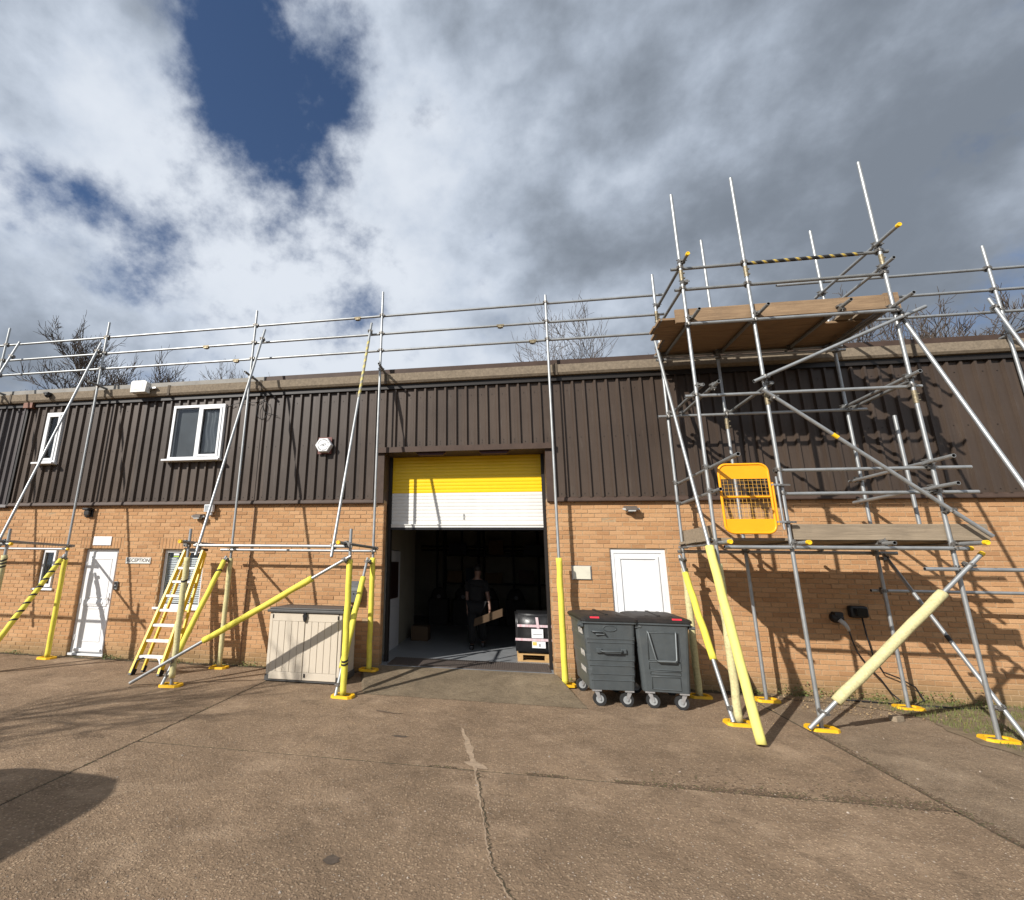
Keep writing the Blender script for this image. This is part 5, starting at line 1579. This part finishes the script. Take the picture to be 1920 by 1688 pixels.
# ------------------------------------------------------------------ things in the doorway
pl = thing('pallet', (.75, 1.35, FZ), 'pale timber pallet just inside the right of the doorway', 'pallet')
px0, px1, py0, py1 = .10, 1.28, 1.0, 1.9
for i in range(7): ob('deck_board', MB().box(px0, px1, py0 + i * .13, py0 + i * .13 + .1, FZ + .118, FZ + .14), PINE, pl)
for x in (px0, .60, px1 - .1):
    ob('bearer', MB().box(x, x + .1, py0, py1, FZ + .10, FZ + .1175), PINE, pl)
    for y in (py0, 1.4, py1 - .1): ob('block', MB().box(x, x + .1, y, y + .1, FZ + .022, FZ + .0995), PINE, pl)
for y in (py0, 1.4, py1 - .1): ob('skid', MB().box(px0, px1, y, y + .1, FZ + .001, FZ + .0215), PINE, pl)
ldt = thing('wrapped_load', (.7, 1.4, FZ + .14), 'black plastic wrapped load strapped with printed tape on the pallet', 'load')
bm = bmesh.new(); bmesh.ops.create_cube(bm, size=1); bmesh.ops.bevel(bm, geom=bm.edges[:], offset=.035, segments=2, affect='EDGES'); bmesh.ops.subdivide_edges(bm, edges=bm.edges[:], cuts=2, use_grid_fill=True)
for v in bm.verts:
    v.co = Vector((.66 + v.co.x * 1.16, 1.44 + v.co.y * .92, FZ + .147 + .36 + v.co.z * .70))
    v.co += Vector((noise.noise(v.co * 4), noise.noise(v.co * 4 + Vector((9, 0, 0))), noise.noise(v.co * 3 + Vector((0, 9, 0))) * (.3 if v.co.z < .4 else 1.))) * .022
    v.co.z = max(v.co.z, FZ + .142)
ob('wrapping', MB().bm(bm, True), WRAP, ldt); bm.free()
LY = .952
ob('tape_strip', MB().box(.11, 1.24, LY, LY + .004, FZ + .62, FZ + .665), PINK, ldt)
ob('tape_strip', MB().box(.07, 1.25, LY, LY + .004, FZ + .375, FZ + .42), PINK, ldt)
ob('tape_strip', MB().poly([(.47, LY - .004, FZ + .60), (.52, LY - .004, FZ + .60), (.50, LY - .004, FZ + .80), (.45, LY - .004, FZ + .80)], (0, .003, 0)), PINK, ldt)
ob('paper_label', MB().box(.37, .585, LY - .003, LY + .001, FZ + .43, FZ + .59), PAPER, ldt)
ob('label_line', MB().box(.40, .56, LY - .0045, LY - .0032, FZ + .49, FZ + .498), INK, ldt)
ob('paper_label', MB().box(.375, .62, LY - .003, LY + .001, FZ + .255, FZ + .37), PAPER, ldt)
ob('label_print', MB().box(.385, .46, LY - .0045, LY - .0032, FZ + .30, FZ + .36), mat('orange print', (.75, .50, .12), .6), ldt)
ob('label_print', MB().box(.50, .53, LY - .0045, LY - .0032, FZ + .28, FZ + .33), mat('grey print 2', (.25, .25, .25), .6), ldt)
mg = ob('cardboard_carton', MB().box(-2.35, -1.95, 3.0, 3.4, FZ + .001, FZ + .32, bev=.004), CARD)
tag(mg, 'plain cardboard carton on the floor at the dim left of the bay', 'carton')
for i, x in enumerate((-2.2, -1.45, -.65, .15)):
    t = thing('machine', (x, 6.6, FZ), ['leftmost dark round topped machine at the back of the bay', 'second dark round topped machine from left at the back of the bay', 'third dark round topped machine at the back, left of the person', 'dark round topped machine at the back of the bay behind the person'][i], 'machine', 'dark machines at the back of the bay')
    ob('cabinet', MB().box(x - .3, x + .3, 6.4, 6.9, FZ + .01, FZ + .75, bev=.03), INDARK, t)
    mb = MB(); mb.path([(x, 6.65, FZ + .75), (x, 6.62, FZ + .9), (x, 6.58, FZ + 1.03), (x, 6.56, FZ + 1.08)], [.27, .25, .17, .05], 14); ob('dome', mb, INDARK, t)
    ob('badge', MB().tube((x + .02, 6.40, FZ + .82), (x + .02, 6.36, FZ + .82), .06, 12), mat('dull badge', (.10, .10, .10), .5), t)
for i in range(3):
    t = thing('plastic_crate', (1.6, 5.2, FZ + i * .33), ['dark plastic crate at the bottom of the stack behind the pallet', 'dark plastic crate in the middle of the stack behind the pallet', 'dark plastic crate on top of the stack behind the pallet'][i], 'crate', 'dark crates stacked in the bay')
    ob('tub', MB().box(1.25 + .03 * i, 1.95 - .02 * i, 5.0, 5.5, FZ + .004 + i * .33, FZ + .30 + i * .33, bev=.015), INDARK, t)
    ob('rim', MB().box(1.23 + .03 * i, 1.97 - .02 * i, 4.98, 5.52, FZ + .302 + i * .33, FZ + .328 + i * .33, bev=.006), BLACKP, t)

# ------------------------------------------------------------------ person carrying a carton
def skin_mesh(name, verts, edges, radii, mats, parent, root=0, sub=2):
    me = bpy.data.meshes.new(name); me.from_pydata(verts, edges, [])
    o = bpy.data.objects.new(name, me); COL.objects.link(o)
    m = o.modifiers.new('s', 'SKIN')
    for i, r in enumerate(radii):
        sv = me.skin_vertices[0].data[i]; sv.radius = (r, r) if not isinstance(r, tuple) else r; sv.use_root = i == root
    o.modifiers.new('u', 'SUBSURF').levels = sub
    bpy.context.view_layer.update()
    n = bpy.data.meshes.new_from_object(o.evaluated_get(bpy.context.evaluated_depsgraph_get()))
    bpy.data.objects.remove(o)
    n.materials.clear(); n.materials.append(mats)
    for p in n.polygons: p.use_smooth = True
    x = bpy.data.objects.new(name, n)
    return link(x, parent)
PXo, PYo = -.74, 2.25
pr_ = thing('person', (PXo, PYo, FZ), 'person in dark t-shirt and trousers walking in the dim bay holding a flat carton', 'person')
def P3(x, y, z): return (PXo + x, PYo + y, FZ + z)
bv = [P3(0, 0, .92), P3(0, 0, 1.12), P3(.01, -.01, 1.32), P3(.015, -.01, 1.40), P3(.03, -.02, 1.50), P3(.035, -.03, 1.58), P3(.04, -.035, 1.66),      # 0-6 pelvis..head
      P3(-.17, .01, 1.36), P3(-.21, .03, 1.10), P3(-.20, -.02, .86), P3(-.195, -.03, .79),                                                         # 7-10 left arm
      P3(.19, -.02, 1.36), P3(.25, -.05, 1.10), P3(.29, -.14, .88), P3(.295, -.16, .80),                                                           # 11-14 right arm
      P3(-.09, .0, .88), P3(-.10, -.08, .48), P3(-.11, .02, .08), P3(-.11, -.12, .04),                                                            # 15-18 left leg
      P3(.09, 0, .88), P3(.10, .10, .48), P3(.11, .32, .12), P3(.11, .24, .05)]                                                                   # 19-22 right leg
be = [(0, 1), (1, 2), (2, 3), (3, 4), (4, 5), (5, 6), (3, 7), (7, 8), (8, 9), (9, 10), (3, 11), (11, 12), (12, 13), (13, 14), (0, 15), (15, 16), (16, 17), (17, 18), (0, 19), (19, 20), (20, 21), (21, 22)]
br_ = [(.11, .09), (.11, .08), (.13, .09), (.09, .07), .05, .085, .075, .065, .045, .032, .03, .065, .045, .032, .03, .085, .058, .042, .035, .085, .058, .042, .035]
skin_mesh('body', bv, be, br_, SKIN, pr_)
skin_mesh('tshirt', [bv[i] for i in (0, 1, 2, 3)] + [Vector(bv[3]).lerp(Vector(bv[4]), .45)[:]] + [bv[7], Vector(bv[7]).lerp(Vector(bv[8]), .75)[:], bv[11], Vector(bv[11]).lerp(Vector(bv[12]), .75)[:]], [(0, 1), (1, 2), (2, 3), (3, 4), (3, 5), (5, 6), (3, 7), (7, 8)], [(.20, .17), (.19, .155), (.215, .165), (.16, .13), .085, .095, .085, .095, .085], TSHIRT, pr_)
skin_mesh('trousers', [bv[0], bv[15], bv[16], bv[17], bv[19], bv[20], bv[21]], [(0, 1), (1, 2), (2, 3), (0, 4), (4, 5), (5, 6)], [(.195, .165), .135, .098, .08, .135, .098, .08], TROUS, pr_)
hm = MB(); bm = bmesh.new(); bmesh.ops.create_uvsphere(bm, u_segments=14, v_segments=10, radius=1)
for v in bm.verts: v.co = Vector((PXo + .035 + v.co.x * .088, PYo - .02 + v.co.y * .105, FZ + 1.66 + v.co.z * .105 + (.02 if v.co.z > 0 else .035)))
ob('hair', hm.bm(bm, True), HAIR, pr_); bm.free()
hnd = []
for s, w, th in ((-1, bv[10], 1), (1, bv[14], -1)):
    w = Vector(w)
    vs = [w, w + Vector((0, -.01, -.06))]; es = [(0, 1)]; rs = [.026, .034]
    for f in range(4):
        b0 = w + Vector((0, -.035 + f * .022, -.085)); i = len(vs)
        vs += [b0, b0 + Vector((th * .012, 0, -.035 - .005 * (f in (1, 2)))), b0 + Vector((th * .035, 0, -.055))]; es += [(1, i), (i, i + 1), (i + 1, i + 2)]; rs += [.011, .009, .008]
    i = len(vs); vs += [w + Vector((th * .01, -.045, -.035)), w + Vector((th * .03, -.06, -.075))]; es += [(0, i), (i, i + 1)]; rs += [.012, .009]
    skin_mesh('hand', [tuple(v) for v in vs], es, rs, SKIN, pr_, sub=1)
for i in (18, 22):
    f = Vector(bv[i]); mb = MB(); mb.box(f.x - .045, f.x + .045, f.y - .10, f.y + .16, max(FZ + .002, f.z - .05), f.z + .045, bev=.025); ob('shoe', mb, BLACKP, pr_)
cq = [atY(890, 1160, 2.02), atY(942, 1141, 2.02), atY(942, 1156, 2.02), atY(888, 1175, 2.02)]
ct = MB(); ct.poly(cq, (.02, .10, .0))
tag(ob('flat_carton', ct, CARD, label='flat brown cardboard carton held by the person in the bay', cat='carton'))

# ------------------------------------------------------------------ bare trees
def tree(base, h, seed, spread, label, group=None, lev=5, twig=.014, dens=1., r0=.16, low=.35):
    rr = random.Random(seed)
    t = thing('bare_tree', base, label, 'tree', group)
    tk = MB(); cr_ = MB()
    base = Vector(base)
    def grow(p, d, L, r, level, mb):
        n = 4 if level < 2 else 3
        pts = [p]; rs = [r]
        cur = p.copy(); dd = d.copy()
        for i in range(n):
            dd = (dd + Vector((rr.gauss(0, .16), rr.gauss(0, .16), rr.gauss(.05, .12)))).normalized()
            cur = cur + dd * (L / n); pts.append(cur.copy()); rs.append(max(twig * .55, r * (1 - .55 * (i + 1) / n)))
        mb.path(pts, rs, 6 if level < 2 else (4 if level < 4 else 3), False)
        if level >= lev: return
        k = {0: 7, 1: 6, 2: 5, 3: 4, 4: 4}.get(level, 3)
        k = max(2, int(k * dens + .5))
        for j in range(k):
            f = (low if level == 0 else .25) + (1 - (low if level == 0 else .25)) * (j + rr.random() * .8) / k
            f = min(f, .999) if j < k - 1 else 1.
            q = f * n; i = min(n - 1, int(q)); pos = pts[i].lerp(pts[i + 1], q - i)
            ax = Vector((rr.gauss(0, 1), rr.gauss(0, 1), rr.gauss(0, .6)))
            ax = (ax - dd * ax.dot(dd)).normalized()
            ang = rr.uniform(.35, .85) * (spread if level < 2 else 1.) * (.35 if f == 1. else 1)
            nd = (dd * math.cos(ang) + ax * math.sin(ang) + Vector((0, 0, .12))).normalized()
            grow(pos, nd, L * rr.uniform(.52, .74) * (1 if level else .62), max(twig, rs[i] * rr.uniform(.45, .62)), level + 1, cr_)
    grow(base, Vector((0, 0, 1)), h * .60, r0, 0, tk)
    zm = max(v[2] for v in cr_.v); k = h / (zm - base.z)
    for q in (tk, cr_): q.v = [(base.x + (v[0] - base.x) * k, base.y + (v[1] - base.y) * k, base.z + (v[2] - base.z) * k) for v in q.v]
    ob('trunk', tk, BARK, t); ob('crown', cr_, BARK, t)
    return t
G_ = 'bare trees behind the building'
tree((-24.8, 18, 0), 19.4, 11, 1.1, 'tall bare tree showing over the roof between the second and third scaffold posts from left', G_, r0=.24, twig=.021, lev=6, dens=.9)
tree((-19.8, 17, 0), 16.9, 21, 1.1, 'lower bare tree showing over the roof just left of the upper window', G_, r0=.22, twig=.018, lev=6, dens=.86)
tree((-31.0, 19, 0), 15.6, 31, 1., 'thin bare tree showing over the roof near the left edge', G_, r0=.16, dens=.8, twig=.016)
tree((-37.5, 20, 0), 16.2, 41, 1.1, 'bare tree cut by the left edge of the photograph', G_, r0=.2, twig=.016)
tree((-18.0, 18, 0), 14.9, 47, .8, 'little bare treetop over the roof left of the leaning tube above the alarm', G_, r0=.14, dens=.7)
tree((2.8, 18, 0), 18.6, 52, 1.1, 'bare feathery tree rising over the roof behind the scaffold post right of the shutter', G_, r0=.18, dens=.8, lev=6, twig=.016)
tree((7.6, 18, 0), 18.0, 61, 1.2, 'broad bare tree over the roof just left of the scaffold tower', G_, r0=.2, dens=.82, lev=6, twig=.016)
tree((26.8, 19, 0), 19.4, 71, 1.35, 'dark bare tree over the roof at the right edge of the photograph', G_, r0=.3, twig=.018, lev=6, dens=.9)
tree((21.6, 18, 0), 15.2, 81, .9, 'small bare tree over the roof between the tower and the right hand tree', G_, r0=.16, dens=.8, twig=.018)
# a tree and a van standing out of shot to the left: their shadows reach the yard
tree((-10.7, -9.4, 0), 6.3, 91, 1.2, 'bare tree out of shot whose branch shadows fall on the yard at left', None, r0=.14, twig=.012, low=.25)
vn = thing('parked_van', (-5.97, -9.4, 0), 'grey van parked out of shot whose rounded shadow falls at lower left', 'van')
vb = MB()
def sect(y, zb, zt, hw, r=.22):
    P = [(-5.97 - hw, y, zb), (-5.97 + hw, y, zb)]
    for i in range(6):
        a = rad(90 * i / 5); P.append((-5.97 + hw - .12 - r + r * math.cos(a) + .04, y, zt - r + r * math.sin(a)))
    for i in range(6):
        a = rad(90 + 90 * i / 5); P.append((-5.97 - hw + .12 + r + r * math.cos(a) - .04, y, zt - r + r * math.sin(a)))
    return P
secs = [sect(-6.80, .5, 1.5, .45, .3), sect(-6.83, .4, 1.75, .62, .32), sect(-6.90, .35, 1.90, .76, .36), sect(-7.02, .3, 1.98, .88, .4), sect(-7.25, .3, 2.03, .95, .42), sect(-7.5, .3, 2.05, .98, .42), sect(-9.8, .3, 2.03, .98, .4), sect(-10.6, .3, 1.85, .97), sect(-11.2, .32, 1.2, .95, .2), sect(-11.9, .35, 1.02, .85, .2)]
n = len(secs[0])
vb.add([v for s in secs for v in s], [(k * n + i, k * n + (i + 1) % n, (k + 1) * n + (i + 1) % n, (k + 1) * n + i) for k in range(len(secs) - 1) for i in range(n)] + [tuple(range(n)), tuple(range((len(secs) - 1) * n, len(secs) * n))], False)
ob('body', vb, mat('grey van paint', (.12, .125, .13), .3), vn)
ob('rear_window', MB().box(-6.35, -5.6, -6.83, -6.79, 1.15, 1.55), GLASS, vn)
for x in (-6.73, -4.97):
    for y in (-8.0, -11.0):
        w = ob('wheel', MB().tube((x - .1, y, .33), (x + .1, y, .33), .33, 20), RUBBER, vn)
        ob('rim', MB().tube((x - .106, y, .33), (x + .106, y, .33), .2, 14), ZINC, w)
